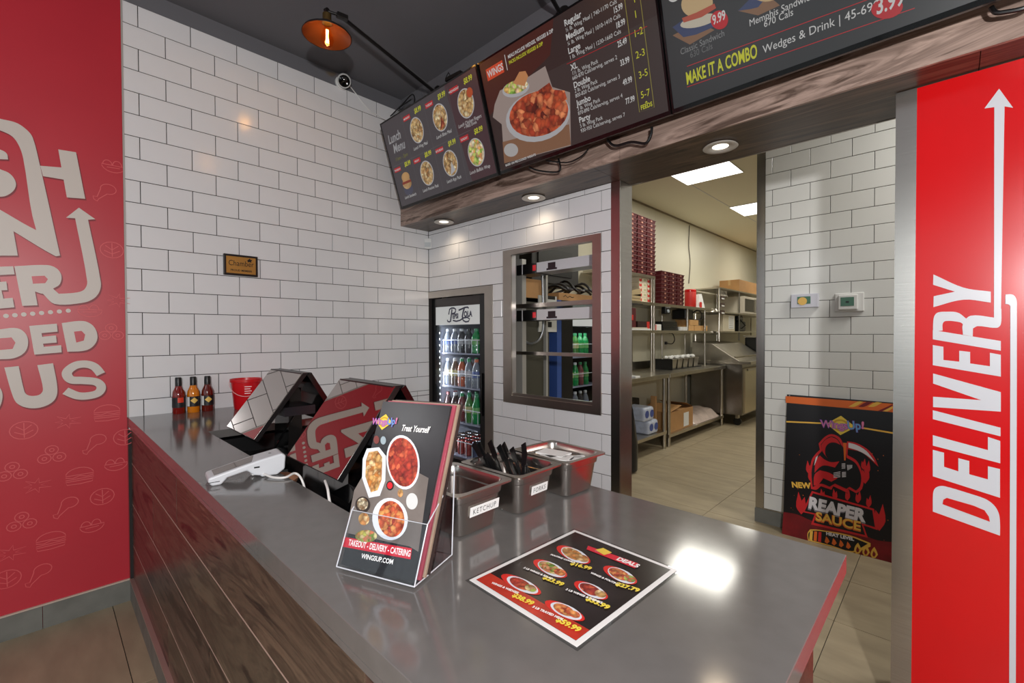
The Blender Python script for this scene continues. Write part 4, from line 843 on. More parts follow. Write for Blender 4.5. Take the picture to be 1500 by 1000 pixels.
RP([(203, 430), (212, 385), (225, 372), (216, 400)], cW, 'robe_highlight', 6)
RP([(366, 300), (384, 302), (380, 400), (372, 400)], cO, 'scythe_handle', 5); RP([(388, 292), (440, 302), (500, 335), (540, 380), (565, 436), (520, 395), (470, 355), (388, 335)], cR, 'scythe_edge', 3); RP([(396, 300), (440, 312), (495, 345), (530, 388), (545, 410), (500, 372), (450, 345), (396, 328)], cW, 'scythe_blade', 5)
for k in range(4): RP([(358 + 0 * k, 418 + 8 * k), (378, 416 + 8 * k), (378, 420 + 8 * k), (358, 422 + 8 * k)], cW, 'bone', 6); RP([(360, 465 + 8 * k), (382, 464 + 8 * k), (382, 468 + 8 * k), (360, 470 + 8 * k)], cW, 'bone', 6); RP([(388 + 8 * k, 425), (393 + 8 * k, 425), (395 + 7 * k, 455 - 4 * k), (391 + 7 * k, 455 - 4 * k)], cW, 'bone', 6); RP([(312, 470 + 8 * k), (350, 462 + 9 * k), (350, 466 + 9 * k), (312, 473 + 8 * k)], cW, 'bone', 6)
# flames
for (x, y, s, f) in ((175, 440, 1, 1), (190, 480, 1.2, 1), (490, 480, 1.3, -1), (500, 440, 1, -1), (480, 420, 0.8, -1), (130, 640, 1.6, 1), (570, 720, 1.9, -1), (250, 590, 0.8, 1), (320, 590, 0.8, 1), (390, 595, 0.8, -1), (450, 605, 0.9, -1), (510, 630, 0.9, -1)):
    RP([(x, y + 40 * s), (x - 18 * s * f, y + 12 * s), (x - 10 * s * f, y - 40 * s), (x + 2 * f, y - 8 * s), (x + 12 * s * f, y - 22 * s), (x + 16 * s * f, y + 20 * s)], cR, 'flame', 2)
RP([(135, 690), (190, 572), (540, 672), (560, 792), (480, 765), (505, 835), (185, 760), (205, 705)], cR, 'title_edge', 3); RP([(150, 685), (196, 584), (530, 680), (545, 775), (468, 752), (490, 820), (200, 750), (218, 700)], cK, 'title_ground', 4)
def RT(s, x, y, x2, y2, size, m, ly=6, **k):
    u, v = rz(x, y); u2, v2 = rz(x2, y2); R.text(s, u, v, size, m, layer=ly, rot=math.atan2(v2 - v, u2 - u), **k)
RT('REAPER', 165, 672, 525, 762, 0.104, cG2, 5, bold=0.05, sx=0.82, shear=0.06); RT('REAPER', 168, 664, 528, 754, 0.098, cW, 6, bold=0.05, sx=0.86, shear=0.06)
RT('SAUCE', 210, 738, 470, 800, 0.078, cO, 6, bold=0.05, sx=0.96); RT('SAUCE', 212, 733, 472, 795, 0.072, cG, 7, bold=0.022, sx=1.04)
RT('NEW', 78, 550, 165, 556, 0.048, cG, 5, bold=0.05, sx=0.95)
RP([(168, 850), (165, 810), (180, 788), (230, 790), (400, 820), (520, 865), (520, 885), (420, 918), (300, 885)], cG, 'heat_edge', 3); RP([(172, 845), (170, 812), (184, 794), (230, 796), (396, 826), (505, 868), (418, 910), (300, 878)], cK, 'heat_ground', 4)
for k, m in enumerate((cG, cO, cR)): RP([(175 + 25 * k, 845 + 5 * k), (180 + 24 * k, 795 + 3 * k), (196 + 24 * k, 797 + 3 * k), (192 + 25 * k, 850 + 5 * k)], m, 'pepper_stripe', 5)
RT('HEAT LEVEL', 270, 818, 400, 846, 0.026, cW, 6, bold=0.05)
for k in range(4): RP([(262 + 40 * k, 858 + 10 * k), (270 + 40 * k, 826 + 10 * k), (282 + 40 * k, 840 + 10 * k), (290 + 40 * k, 856 + 10 * k), (276 + 40 * k, 868 + 10 * k)], cO, 'flame_mark', 6)
for k in range(3):
    x, y = 448 + 46 * k, 896 + 12 * k; RP([(x - 20, y + 8), (x - 12, y - 18), (x + 2, y - 34), (x + 14, y - 12), (x + 22, y + 10), (x + 8, y + 28), (x - 10, y + 28)], cG, 'flame_mark', 6); RP([(x - 9, y + 8), (x - 2, y - 12), (x + 10, y + 6), (x + 4, y + 20), (x - 4, y + 20)], cDR, 'flame_core', 7)
for k in range(26):
    x, y = random.uniform(60, 620), random.uniform(290, 900); r = random.uniform(0.0012, 0.003); u, v = rz(x, y); R.disc(u, v, r, r, cO, 'spark', 2, 6)
R.done()
MB().lathe([(0.004, 0.0), (0.004, 0.002)], (2.175, 1.3485, 0.905), 10, axis=tuple(pn)).build('eyelet', STEEL2, t)

# ------------------------------------------------------------------ menu screens
A_ = math.radians(16.82); TV_V = Vector((0, -math.sin(A_), math.cos(A_))); TV_N = Vector((0, -math.cos(A_), -math.sin(A_))); TW, THT = 0.9696, 0.5572
def screen(x0, yb, zb, label, w=TW, h=THT):
    t = thing('menu_screen', label, 'screen', (x0 + w / 2, yb + 0.03, zb), 0, 'menu screens on the bulkhead'); O = Vector((x0, yb, zb)); U = Vector((1, 0, 0))
    def slab(u0, v0, u1, v1, n0, n1):
        c = [O + U * a + TV_V * b for a, b in ((u0, v0), (u1, v0), (u1, v1), (u0, v1))]
        return MB().add([p + TV_N * n1 for p in c] + [p + TV_N * n0 for p in c], [(0, 1, 2, 3), (7, 6, 5, 4), (0, 4, 5, 1), (1, 5, 6, 2), (2, 6, 7, 3), (3, 7, 4, 0)])
    hs = slab(0, 0, w, h, -0.03, -0.002).build('housing', BLACK, t, bevel=0.002)
    slab(0.08, 0.05, w - 0.08, h - 0.15, -0.07, -0.03).build('rear_casing', BLACK, t)
    bz = 0.008
    for a in ((0, 0, w, 0.016), (0, h - bz, w, h), (0, 0.016, bz, h - bz), (w - bz, 0.016, w, h - bz)): slab(*a, -0.002, 0.001).build('bezel', BLKGL, t)
    # wall bracket reaching back to the upper wall
    for xx in (x0 + 0.3, x0 + 0.66):
        p = O + U * (xx - x0) + TV_V * 0.28 - TV_N * 0.07; MB().bar(p, (xx, BF + 0.0125, p.z + 0.02), 0.03, 0.05).build('bracket', BLACK, t)
    return t, Panel(hs, O - TV_N * 0.0015, U, TV_V, 0.0004)
def E_(r, g, b, s=0.75): return emat('screen_%d_%d_%d' % (r, g, b), srgb(r, g, b), s * 0.8)
eW = E_(214, 212, 210, 0.7); eY = E_(206, 206, 50, 0.7); eR = E_(190, 30, 40, 0.7); eL = E_(110, 108, 112, 0.5); ePl = E_(200, 198, 200, 0.6)
fW = foodmat('screen_wings', [srgb(90, 24, 14), srgb(190, 80, 44), srgb(150, 50, 30), srgb(230, 140, 90)], 38, 0.8); fF = foodmat('screen_fries', [srgb(120, 80, 40), srgb(216, 180, 120), srgb(170, 120, 70), srgb(236, 216, 170)], 60, 0.7); fB = foodmat('screen_bun', [srgb(190, 140, 84), srgb(224, 190, 140), srgb(206, 160, 100)], 8, 0.7); fG = foodmat('screen_veg', [srgb(120, 160, 60), srgb(200, 210, 110), srgb(224, 150, 90), srgb(230, 224, 190)], 50, 0.8); fD = E_(40, 36, 70, 0.6)
# --- lunch screen
x0 = 0.205; t1, S1 = screen(x0, -0.372, 2.186, 'leftmost menu screen showing the lunch menu grid', 0.958, 0.5572)
W1 = 0.958
S1.rect(0.008, 0.016, W1 - 0.008, THT - 0.008, E_(78, 72, 76, 0.66), 'display', 1)
S1.poly([(W1 * 0.78, 0.016), (W1 - 0.008, 0.016), (W1 - 0.008, THT - 0.008), (W1 * 0.72, THT - 0.008)], E_(80, 54, 60, 0.6), 'display_tint', 1.5)
cols = [0.02, 0.255, 0.5, 0.74, 0.965]; mid = 0.275
S1.rect(0.03, mid - 0.001, 0.82, mid + 0.0015, eL, 'rule', 2)
for c in cols[1:4]: S1.rect(c * W1 - 0.001, 0.03, c * W1 + 0.001, THT - 0.02, eL, 'rule', 2)
S1.text('Lunch', 0.045, 0.415, 0.075, E_(170, 168, 170, 0.62), 'lettering', 3, sx=0.8, shear=0.2, bold=0.022); S1.text('Menu', 0.075, 0.35, 0.075, E_(170, 168, 170, 0.62), 'lettering', 3, sx=0.8, shear=0.2, bold=0.022); S1.text('11am - 3pm', 0.07, 0.30, 0.03, E_(150, 150, 60, 0.5), 'lettering', 3, shear=0.2)
it = [(1, 1, 'MONDAY', '$8.99', 'Lunch Wing Meal', fF), (2, 1, 'TUESDAY', '$9.99', 'Lunch Bites Meal', fF), (3, 1, 'WEDNESDAY', '$8.99', 'Lunch Chicken Fingers', fF), (0, 0, 'THURSDAY', '$8.99', 'Lunch Sandwich', fB), (1, 0, 'FRIDAY', '$8.99', 'Lunch Poutine Pack', fF), (2, 0, 'SATURDAY', '$9.99', 'Lunch App Pack', fF), (3, 0, 'SUNDAY', '$8.99', 'Lunch Buffalo Wrap', fG)]
for c, r, tg, pr, nm, fm in it:
    a = cols[c] * W1; b_ = 0.285 if r else 0.03; wd = 0.235
    S1.rect(a + 0.012, b_ + 0.205, a + 0.085, b_ + 0.232, eR, 'day_tag', 2); S1.text(tg, a + 0.048, b_ + 0.212, 0.016, eW, 'lettering', 3, align='C', bold=0.022, sx=0.9)
    S1.text(pr, a + 0.135, b_ + 0.215, 0.038, eY, 'lettering', 3, bold=0.022, sx=0.8, shear=0.15)
    if fm is fB:
        S1.disc(a + 0.115, b_ + 0.075, 0.05, 0.035, E_(90, 90, 110, 0.5), 'plate', 2); S1.disc(a + 0.115, b_ + 0.115, 0.05, 0.035, fm, 'bun', 3); S1.disc(a + 0.115, b_ + 0.155, 0.045, 0.03, fm, 'bun', 3); S1.rect(a + 0.065, b_ + 0.115, a + 0.165, b_ + 0.13, E_(150, 60, 44, 0.6), 'filling', 4)
    else:
        S1.disc(a + 0.118, b_ + 0.125, 0.066, 0.074, ePl, 'plate', 2); S1.disc(a + 0.118, b_ + 0.125, 0.06, 0.068, fm, 'food', 3)
        if c == 3 and r: S1.disc(a + 0.165, b_ + 0.165, 0.024, 0.024, E_(190, 80, 40, 0.7), 'dip', 4)
        if c == 2: S1.poly([(a + 0.10, b_ + 0.06), (a + 0.15, b_ + 0.08), (a + 0.13, b_ + 0.13)], ePl if r == 0 else fW, 'side', 4)
    S1.text(nm, a + 0.118, b_ + 0.025, 0.026, eW, 'lettering', 3, align='C', sx=0.8, shear=0.2)
S1.text('+ FREE Drink', cols[3] * W1 + 0.118, 0.293, 0.021, eW, 'lettering', 3, align='C', sx=0.9)
S1.done()
# --- wings screen
x1 = 0.1912 + TW + 0.006; t2, S2 = screen(x1, -0.3611, 2.1921, 'middle menu screen showing a plate of wings and a price list')
S2.rect(0.008, 0.016, TW - 0.008, THT - 0.008, E_(58, 42, 40, 0.6), 'display', 1); S2.poly([(0.008, 0.30), (0.45, 0.42), (0.5, THT - 0.008), (0.008, THT - 0.008)], E_(84, 34, 26, 0.55), 'display_tint', 1.5)
S2.rect(0.40, 0.016, TW - 0.008, 0.36, E_(70, 58, 56, 0.55), 'display_panel', 1.5)
S2.rect(0.045, 0.455, 0.165, 0.51, E_(206, 70, 40, 0.8), 'title_ground', 2); S2.text('WINGS', 0.052, 0.468, 0.044, eW, 'lettering', 3, bold=0.022, sx=0.78); S2.rect(0.185, 0.455, 0.189, 0.525, eW, 'rule', 3)
S2.text('MEALS INCLUDE WEDGES, VEGGIES & DIP', 0.205, 0.50, 0.021, eW, 'lettering', 3, bold=0.022, sx=0.72); S2.text('PACKS INCLUDE VEGGIES & DIP', 0.205, 0.474, 0.021, eY, 'lettering', 3, bold=0.022, sx=0.72)
p = S2.px
def SP(S, pts, m, nm, ly): S.poly([S.px(700 + x / 3.8467, y / 3.8467) for x, y in pts], m, nm, ly)
SP(S2, [(125, 510), (290, 430), (380, 372), (420, 490), (520, 520), (525, 820), (150, 920), (135, 700), (85, 660), (95, 590)], E_(176, 158, 150, 0.6), 'napkin', 2); SP(S2, [(150, 920), (525, 815), (515, 700), (140, 800)], E_(150, 108, 80, 0.6), 'board', 3)
def SE(S, cx, cy, ax, ay, m, nm, ly, rot=0.0, n=26): SP(S, [(cx + ax * math.cos(2 * math.pi * k / n) * math.cos(rot) - ay * math.sin(2 * math.pi * k / n) * math.sin(rot), cy + ax * math.cos(2 * math.pi * k / n) * math.sin(rot) + ay * math.sin(2 * math.pi * k / n) * math.cos(rot)) for k in range(n)], m, nm, ly)
SE(S2, 215, 500, 78, 45, ePl, 'bowl', 3, -0.3); SE(S2, 215, 490, 70, 36, fG, 'veg', 4, -0.3); SP(S2, [(200, 470), (235, 405), (270, 400), (285, 430), (265, 485)], E_(206, 140, 90, 0.7), 'carrot', 5)
SE(S2, 340, 655, 185, 140, ePl, 'plate', 4, -0.32); SE(S2, 345, 640, 170, 125, fW, 'wings', 5, -0.32); SP(S2, [(250, 570), (330, 520), (370, 490), (405, 465), (425, 505), (490, 510), (505, 560), (420, 600)], fW, 'wings', 6); SE(S2, 188, 845, 40, 38, E_(190, 186, 184, 0.65), 'dip', 4)
L2 = [('Regular', '½ lb. Wing Meal | 740-1170 Cals', 0.487, '15.99'), ('Medium', '¼ lb. Wing Meal | 1010-1410 Cals', 0.425, '18.99'), ('Large', '1 lb. Wing Meal | 1230-1660 Cals', 0.362, '25.49')]
def SA(S, s, x, y, size, m, **k): u, v = S.px(700 + x / 3.8467, y / 3.8467); S.text(s, u, v, size, m, layer=4, **k)
for s, x, y, s2, x2, y2 in (('Regular', 490, 150, '½ lb. Wing Meal | 740-1170 Cals', 497, 183), ('Medium', 500, 229, '¼ lb. Wing Meal | 1010-1410 Cals', 507, 260), ('Large', 512, 306, '1 lb. Wing Meal | 1230-1660 Cals', 519, 337), ('XL', 527, 398, '1½ lb. Wing Pack', 533, 425), ('Double', 543, 498, '2 lb. Wing Pack', 548, 524), ('Jumbo', 560, 598, '3 lb. Wing Pack', 563, 624), ('Party', 573, 693, '5 lb. Wing Pack', 578, 720)):
    SA(S2, s, x, y, 0.034, eW, bold=0.022, sx=0.86); SA(S2, s2, x2, y2, 0.0225, eW, sx=0.84)
for s, x, y in (('660-870 Cals/serving serves 2', 535, 453), ('800-820 Cals/serving serves 3', 552, 552), ('870-890 Cals/serving serves 4', 567, 650), ('930-950 Cals/serving serves 7', 582, 748)): SA(S2, s.replace(' serves', ', serves'), x, y, 0.0225, eW, sx=0.82)
for s, x, y in (('15.99', 766, 78), ('18.99', 780, 163), ('25.49', 790, 268), ('33.99', 805, 373), ('49.99', 820, 482), ('77.99', 835, 588)): SA(S2, s, x, y, 0.031, eW, bold=0.022, sx=0.62)
for s, x, y in (('1', 875, 20), ('1', 882, 106), ('1-2', 880, 214), ('2-3', 892, 333), ('3-5', 908, 445), ('5-7', 920, 556)): SA(S2, s, x, y, 0.037, eY, sx=0.85)
SA(S2, 'FEEDS', 920, 620, 0.024, eY, bold=0.022, sx=0.8); SP(S2, [(942, 580), (958, 576), (950, 568)], eY, 'pointer', 4)
S2.stroke([S2.px(700 + x / 3.8467, y / 3.8467) for x, y in ((828, -5), (912, 632), (995, 605), (912, -40))], 0.0022, E_(170, 160, 70, 0.6), 'feeds_box', 4)
S2.stroke([S2.px(700 + x / 3.8467, y / 3.8467) for x, y in ((502, 362), (955, 148))], 0.0022, eR, 'rule', 4)
SA(S2, 'BASED ON PRE-COOKED WEIGHTS', 158, 938, 0.015, eW, bold=0.022, sx=0.9)
S2.done()
# --- sandwich screen
x2 = x1 + TW + 0.006; t3, S3 = screen(x2, -0.3611, 2.1921, 'rightmost menu screen showing sandwiches and a combo offer')
S3.rect(0.008, 0.016, TW - 0.008, THT - 0.008, E_(58, 60, 62, 0.55), 'display', 1)
def TP(pts, m, nm, ly): S3.poly([S3.px(940 + x / 3.75, y / 3.75) for x, y in pts], m, nm, ly)
def TE(cx, cy, ax, ay, m, nm, ly, rot=0.0, n=24): TP([(cx + ax * math.cos(2 * math.pi * k / n) * math.cos(rot) - ay * math.sin(2 * math.pi * k / n) * math.sin(rot), cy + ax * math.cos(2 * math.pi * k / n) * math.sin(rot) + ay * math.sin(2 * math.pi * k / n) * math.cos(rot)) for k in range(n)], m, nm, ly)
def TA(s, x, y, size, m, **k): u, v = S3.px(940 + x / 3.75, y / 3.75); S3.text(s, u, v, size, m, layer=5, **k)
TP([(170, 195), (265, 245), (400, 165), (310, 120)], E_(150, 112, 84, 0.55), 'board', 2); TP([(170, 150), (250, 95), (470, 80), (440, 130), (300, 190), (230, 205)], E_(66, 78, 116, 0.55), 'cloth', 3)
TE(315, 115, 105, 32, E_(206, 196, 176, 0.65), 'bun', 4, -0.25); TE(305, 20, 88, 75, E_(206, 176, 130, 0.65), 'bun', 4, -0.3); TP([(222, 100), (300, 70), (400, 20), (410, 45), (330, 95), (232, 125)], E_(180, 84, 64, 0.7), 'filling', 5)
TE(428, 110, 48, 52, eR, 'price_disc', 6); u, v = S3.px(940 + 393 / 3.75, 138 / 3.75); S3.text('9.99', u, v, 0.042, eW, layer=8, bold=0.022, sx=0.62, rot=0.02)
TP([(530, 60), (640, 85), (760, 30), (700, -20), (600, -10)], E_(150, 112, 84, 0.55), 'board', 2); TP([(530, 60), (590, 0), (690, -20), (640, 40), (600, 50)], E_(66, 78, 116, 0.55), 'cloth', 3); TE(680, -60, 90, 70, E_(206, 176, 130, 0.65), 'bun', 4)
TA('Classic Sandwich', 215, 303, 0.030, E_(150, 150, 150, 0.6), sx=0.78); TA('630 Cals', 268, 320, 0.030, E_(120, 120, 120, 0.6), sx=0.78)
TA('Memphis Sandwich', 592, 147, 0.030, eW, sx=0.82); TA('670 Cals', 672, 152, 0.030, eW, sx=0.82)
S3.stroke([S3.px(940 + x / 3.75, y / 3.75) for x, y in ((250, 365), (1250, -5))], 0.0022, eR, 'rule', 3); S3.stroke([S3.px(940 + x / 3.75, y / 3.75) for x, y in ((250, 478), (1500, 45))], 0.0022, eR, 'rule', 3)
TA('MAKE IT A COMBO', 248, 465, 0.060, eY, bold=0.022, sx=0.475); TA('Wedges & Drink | 45-690 Cals', 667, 295, 0.035, eW, sx=0.84)
TE(1348, 45, 88, 58, eR, 'price_disc', 6, -0.2); u, v = S3.px(940 + 1288 / 3.75, 82 / 3.75); S3.text('3.99', u, v, 0.060, eW, layer=8, bold=0.022, sx=0.62)
u, v = S3.px(988, -14); S3.ring(u, v, 0.03, 0.036, 0.006, eW, 'heading_swash', 3)
S3.done()
# cables under and over the screens
def cable(pts, label, r=0.0045, m=BLACK, name='cable'): o = MB().tube(pts, r, 8).build(name, m, None, smooth=True); return tag(o, label, 'cable')
def smooth(pts, n=5):
    pts = [Vector(p) for p in pts]; out = []
    for i in range(len(pts) - 1):
        p0, p1, p2, p3 = pts[max(i - 1, 0)], pts[i], pts[i + 1], pts[min(i + 2, len(pts) - 1)]
        for k in range(n):
            t = k / n; out.append(0.5 * ((2 * p1) + (p2 - p0) * t + (2 * p0 - 5 * p1 + 4 * p2 - p3) * t * t + (3 * p1 - p0 - 3 * p2 + p3) * t ** 3))
    return out + [pts[-1]]
yc = -0.30
cable(smooth([at(890, 205, 'y', yc), at(897, 212, 'y', yc), at(905, 213, 'y', yc), at(925, 208, 'y', yc), at(945, 210, 'y', yc), at(953, 200, 'y', yc), at(955, 186, 'y', yc)]), 'thick black cable drooping under the wings screen near the bulkhead joint', 0.006)
cable(smooth([at(775, 245, 'y', yc), at(790, 250, 'y', yc), at(815, 252, 'y', yc), at(821, 246, 'y', yc), at(818, 232, 'y', yc)]), 'black cable loop under the left end of the wings screen')
cable(smooth([at(800, 235, 'y', yc), at(830, 238, 'y', yc), at(850, 230, 'y', yc), at(862, 218, 'y', yc)]), 'thin black cable sagging under the middle of the wings screen', 0.0035)
cable(smooth([at(1452, 10, 'y', yc), at(1458, 18, 'y', yc), at(1470, 18, 'y', yc), at(1500, 12, 'y', yc), at(1520, 0, 'y', yc)]), 'black cable bundle under the right end of the sandwich screen', 0.006)
cable(smooth([at(572, 170, 'y', -0.33), at(590, 152, 'y', -0.33), at(604, 138, 'y', -0.33), at(607, 150, 'y', -0.34), at(596, 162, 'y', -0.35), at(585, 158, 'y', -0.34), at(602, 146, 'y', -0.33)]), 'tangled black cable above the corner of the lunch screen', 0.004)
t = thing('cable_box', 'small black video splitter on top of the lunch screen', 'video splitter', at(668, 114, 'y', -0.50))
MB().bar(at(655, 118, 'y', -0.50), at(677, 107, 'y', -0.50), 0.03, 0.02).build('case', BLACK, t); MB().tube([at(660, 112, 'y', -0.50), at(657, 106, 'y', -0.47), at(654, 112, 'y', -0.40)], 0.003, 6).build('lead', BLACK, t)

# ------------------------------------------------------------------ swing-arm lamps
GOLD = mat('aged_brass', srgb(176, 146, 92), 0.3, metal=1.0); COPP = mat('copper_shade', srgb(92, 48, 20), 0.35, metal=0.6); SHB = mat('shade_black', srgb(20, 17, 16), 0.4)
def arm_lamp(dx, label):
    tip = Vector((0.668 + dx, -1.092, 2.952)); base = Vector((0.445 + dx, BF + 0.012, 2.94))
    t = thing('wall_lamp', label, 'lamp', base, 0, 'swing-arm wall lamps')
    MB().lathe([(0.05, 0.0), (0.05, 0.012), (0.03, 0.018)], base + Vector((0, 0, 0)), 20, axis=(0, -1, 0)).build('wall_plate', SHB, t, smooth=True)
    MB().tube([base + Vector((0, -0.01, 0)), tip + Vector((0.015, 0.06, 0.0))], 0.0105, 8).build('arm', SHB, t, smooth=True)
    MB().tube([base + Vector((0.0, -0.01, 0.02)), tip + Vector((0.01, 0.05, 0.018))], 0.0014, 5).build('cord', mat('cord_grey', srgb(120,118,118), 0.5), t)
    MB().bar(tip + Vector((0.02, 0.10, 0)), tip + Vector((0.012, 0.045, 0.0)), 0.026, 0.026).build('knuckle', SHB, t, bevel=0.004)
    MB().lathe([(0.014, -0.008), (0.014, 0.008)], tip, 12, axis=(1, 0.3, 0)).build('pivot', SHB, t)
    MB().tube([tip + Vector((0.012, 0.045, 0)), tip], 0.007, 8).build('yoke', SHB, t)
    z = tip.z; c = Vector((tip.x, tip.y, 0))
    MB().lathe([(0.013, z - 0.012), (0.021, z - 0.016), (0.021, z - 0.05), (0.025, z - 0.052), (0.025, z - 0.062)], c, 18).build('socket', GOLD, t, smooth=True)
    MB().lathe([(0.026, z - 0.060), (0.040, z - 0.066), (0.112, z - 0.116), (0.116, z - 0.124), (0.115, z - 0.125), (0.110, z - 0.118), (0.040, z - 0.069), (0.024, z - 0.064)], c, 40, capb=False, capt=False).build('shade', COPP, t, smooth=True)
    MB().lathe([(0.027, z - 0.0585), (0.041, z - 0.0645), (0.113, z - 0.1145), (0.1185, z - 0.124), (0.1175, z - 0.1255)], c, 40, capb=False, capt=False).build('shade_outer', SHB, t, smooth=True)
    MB().lathe([(0.013, z - 0.062), (0.014, z - 0.085), (0.026, z - 0.12), (0.031, z - 0.145), (0.026, z - 0.17), (0.012, z - 0.182), (0.002, z - 0.184)], c, 18, capb=False, capt=False).build('bulb', clear('bulb_amber', (1.0, 0.78, 0.45, 1), 0.06), t, smooth=True)
    f = MB()
    f.tube([c + Vector((0.005 * math.cos(k * 1.26), 0.005 * math.sin(k * 1.26), z - (0.095 if k % 2 == 0 else 0.158))) for k in range(11)], 0.0016, 5); f.build('filament', emat('filament_glow', (1.0, 0.62, 0.22, 1), 60), t)
    lamp('lamp_bulb_light', 'POINT', (tip.x, tip.y, z - 0.13), 1.0, (1, 0.55, 0.22), 0.012)
arm_lamp(0.0, 'swing-arm wall lamp with copper shade and glowing bulb above the lunch screen')
arm_lamp(1.06, 'swing-arm wall lamp mostly out of view above the wings screen')

# ------------------------------------------------------------------ security camera
t = thing('security_camera', 'white security camera with black lens face at the top of the tile wall', 'camera', (0.0, -0.69, 3.03))
ax = (CAM - Vector((0.05, -0.70, 3.02))); ax = Vector((0.75, -0.35, -0.55)).normalized()
MB().lathe([(0.042, 0.0), (0.042, 0.014), (0.034, 0.018)], (-0.002, -0.70, 3.0), 22, axis=(1, 0, 0)).build('mount', WHITE, t, smooth=True)
MB().lathe([(0.012, -0.055), (0.032, -0.045), (0.042, -0.02), (0.044, 0.01), (0.040, 0.022)], Vector((0.055, -0.705, 2.995)), 22, axis=ax).build('shell', WHITE, t, smooth=True)
MB().lathe([(0.0385, 0.0), (0.0385, 0.018), (0.034, 0.030), (0.02, 0.037), (0.004, 0.039)], Vector((0.055, -0.705, 2.995)), 22, axis=ax).build('lens_face', BLKGL, t, smooth=True)
for s in (-1, 1): MB().lathe([(0.005, 0.0), (0.005, 0.004), (0.001, 0.006)], Vector((0.055, -0.705, 2.995)) + ax * 0.0325 + Vector((0.2, 0.9, -0.2)).normalized() * 0.018 * s + Vector((0, 0, 0.006 * -s)), 10, axis=ax).build('infrared_led', mat('led_white', srgb(235, 235, 235), 0.2, emit=0.4), t)
cable(smooth([at(511, 124, 'x', 0.01), at(522, 138, 'x', 0.004), at(540, 160, 'x', 0.004), at(552, 168, 'x', 0.006), at(566, 176, 'x', 0.02)]), 'thin white cable running from the security camera to the lunch screen', 0.0036, WHITE)
# ------------------------------------------------------------------ drinks cooler set in the back wall
CX1 = 0.640; CZT = 1.598
tr = structure('trim_2', 'brushed steel trim around the drinks cooler')
MB().box(0.001, 0.727, -0.006, 0.004, 1.602, 1.652).build('header_trim', STEEL2, tr); MB().box(0.648, 0.727, -0.006, 0.004, 0.0, 1.602).build('side_trim', STEEL2, tr)
MB().box(0.6485, 0.660, 0.004, 0.030, 0.0, 1.602).build('reveal', STEEL2, tr)
INN = mat('cooler_inside', srgb(196, 200, 214), 0.4); OLIVE = mat('cooler_side', srgb(62, 60, 50), 0.5)
ck_ = thing('drinks_cooler', 'black glass-door drinks cooler set into the tile wall, white lettered header', 'cooler', (0.32, 0.35, 0))
MB().box(0.004, 0.03, 0.07, 0.70, 0.06, CZT).build('side_wall', INN, ck_); MB().box(CX1 - 0.022, CX1, 0.07, 0.70, 0.0, CZT).build('side_wall', OLIVE, ck_); MB().box(0.03, CX1 - 0.022, 0.67, 0.70, 0.06, CZT).build('back_wall', INN, ck_)
MB().box(0.004, CX1, 0.07, 0.70, CZT - 0.03, CZT).build('top', BLACK, ck_); MB().box(0.004, CX1 - 0.022, 0.07, 0.70, 0.0, 0.36).build('lower_cabinet', BLACK, ck_)
MB().box(0.002, 0.045, 0.028, 0.066, 0.33, CZT).build('door_frame', BLACK, ck_); MB().box(0.563, CX1, 0.028, 0.066, 0.33, CZT).build('door_frame', BLACK, ck_); MB().box(0.045, 0.563, 0.028, 0.066, 1.533, CZT).build('door_frame', mat('cooler_brown_black', srgb(44, 34, 32), 0.3), ck_); MB().box(0.045, 0.563, 0.028, 0.066, 0.33, 0.392).build('door_frame', BLACK, ck_)
MB().box(0.585, 0.600, 0.012, 0.028, 0.75, 1.05).build('door_handle', BLKGL, ck_)
sg = MB().box(0.045, 0.563, 0.032, 0.05, 1.394, 1.533).build('header_sign', mat('sign_face', srgb(206, 210, 208), 0.3, emit=0.16, ecol=(1, 1, 1, 1)), ck_)
MB().box(0.045, 0.563, 0.034, 0.038, 0.392, 1.394).build('glass', clear('cooler_glass', (0.93, 0.95, 0.96, 1), 0.05), ck_)
P = Panel(sg, (0.045, 0.032, 1.394), (1, 0, 0), (0, 0, 1), 0.0008); q = P.px
NV = mat('logo_navy', srgb(52, 54, 78), 0.4)
def ZP(x, y): return q(625 + x / 7.14, 420 + y / 7.14)
P.stroke([ZP(250, 365), (ZP(258, 300)), ZP(266, 235)], 0.015, NV, 'logo_stroke', 1); P.stroke([ZP(*a) for a in ((232, 290), (240, 235), (262, 222), (288, 222), (304, 235), (302, 262), (285, 278), (262, 282))], 0.012, NV, 'logo_stroke', 1)
P.stroke([ZP(*a) for a in ((216, 345), (222, 362), (240, 366), (254, 355))], 0.011, NV, 'logo_stroke', 1)
u, v = ZP(272, 330); P.text('EPSI', u, v, 0.050, NV, 'logo_lettering', 2, sx=0.8, bold=0.05)
P.stroke([ZP(*a) for a in ((335, 245), (365, 232), (400, 216), (430, 212), (440, 225))], 0.012, NV, 'logo_stroke', 1); P.stroke([ZP(*a) for a in ((395, 222), (382, 265), (374, 310), (380, 345))], 0.015, NV, 'logo_stroke', 1)
u, v = ZP(392, 312); P.text('OLA', u, v, 0.056, NV, 'logo_lettering', 2, sx=0.8, bold=0.05)
P.stroke([ZP(*a) for a in ((275, 350), (310, 360), (350, 350), (385, 325), (425, 318), (450, 335), (440, 360), (410, 366), (380, 350))], 0.011, NV, 'logo_stroke', 1)
P.done()
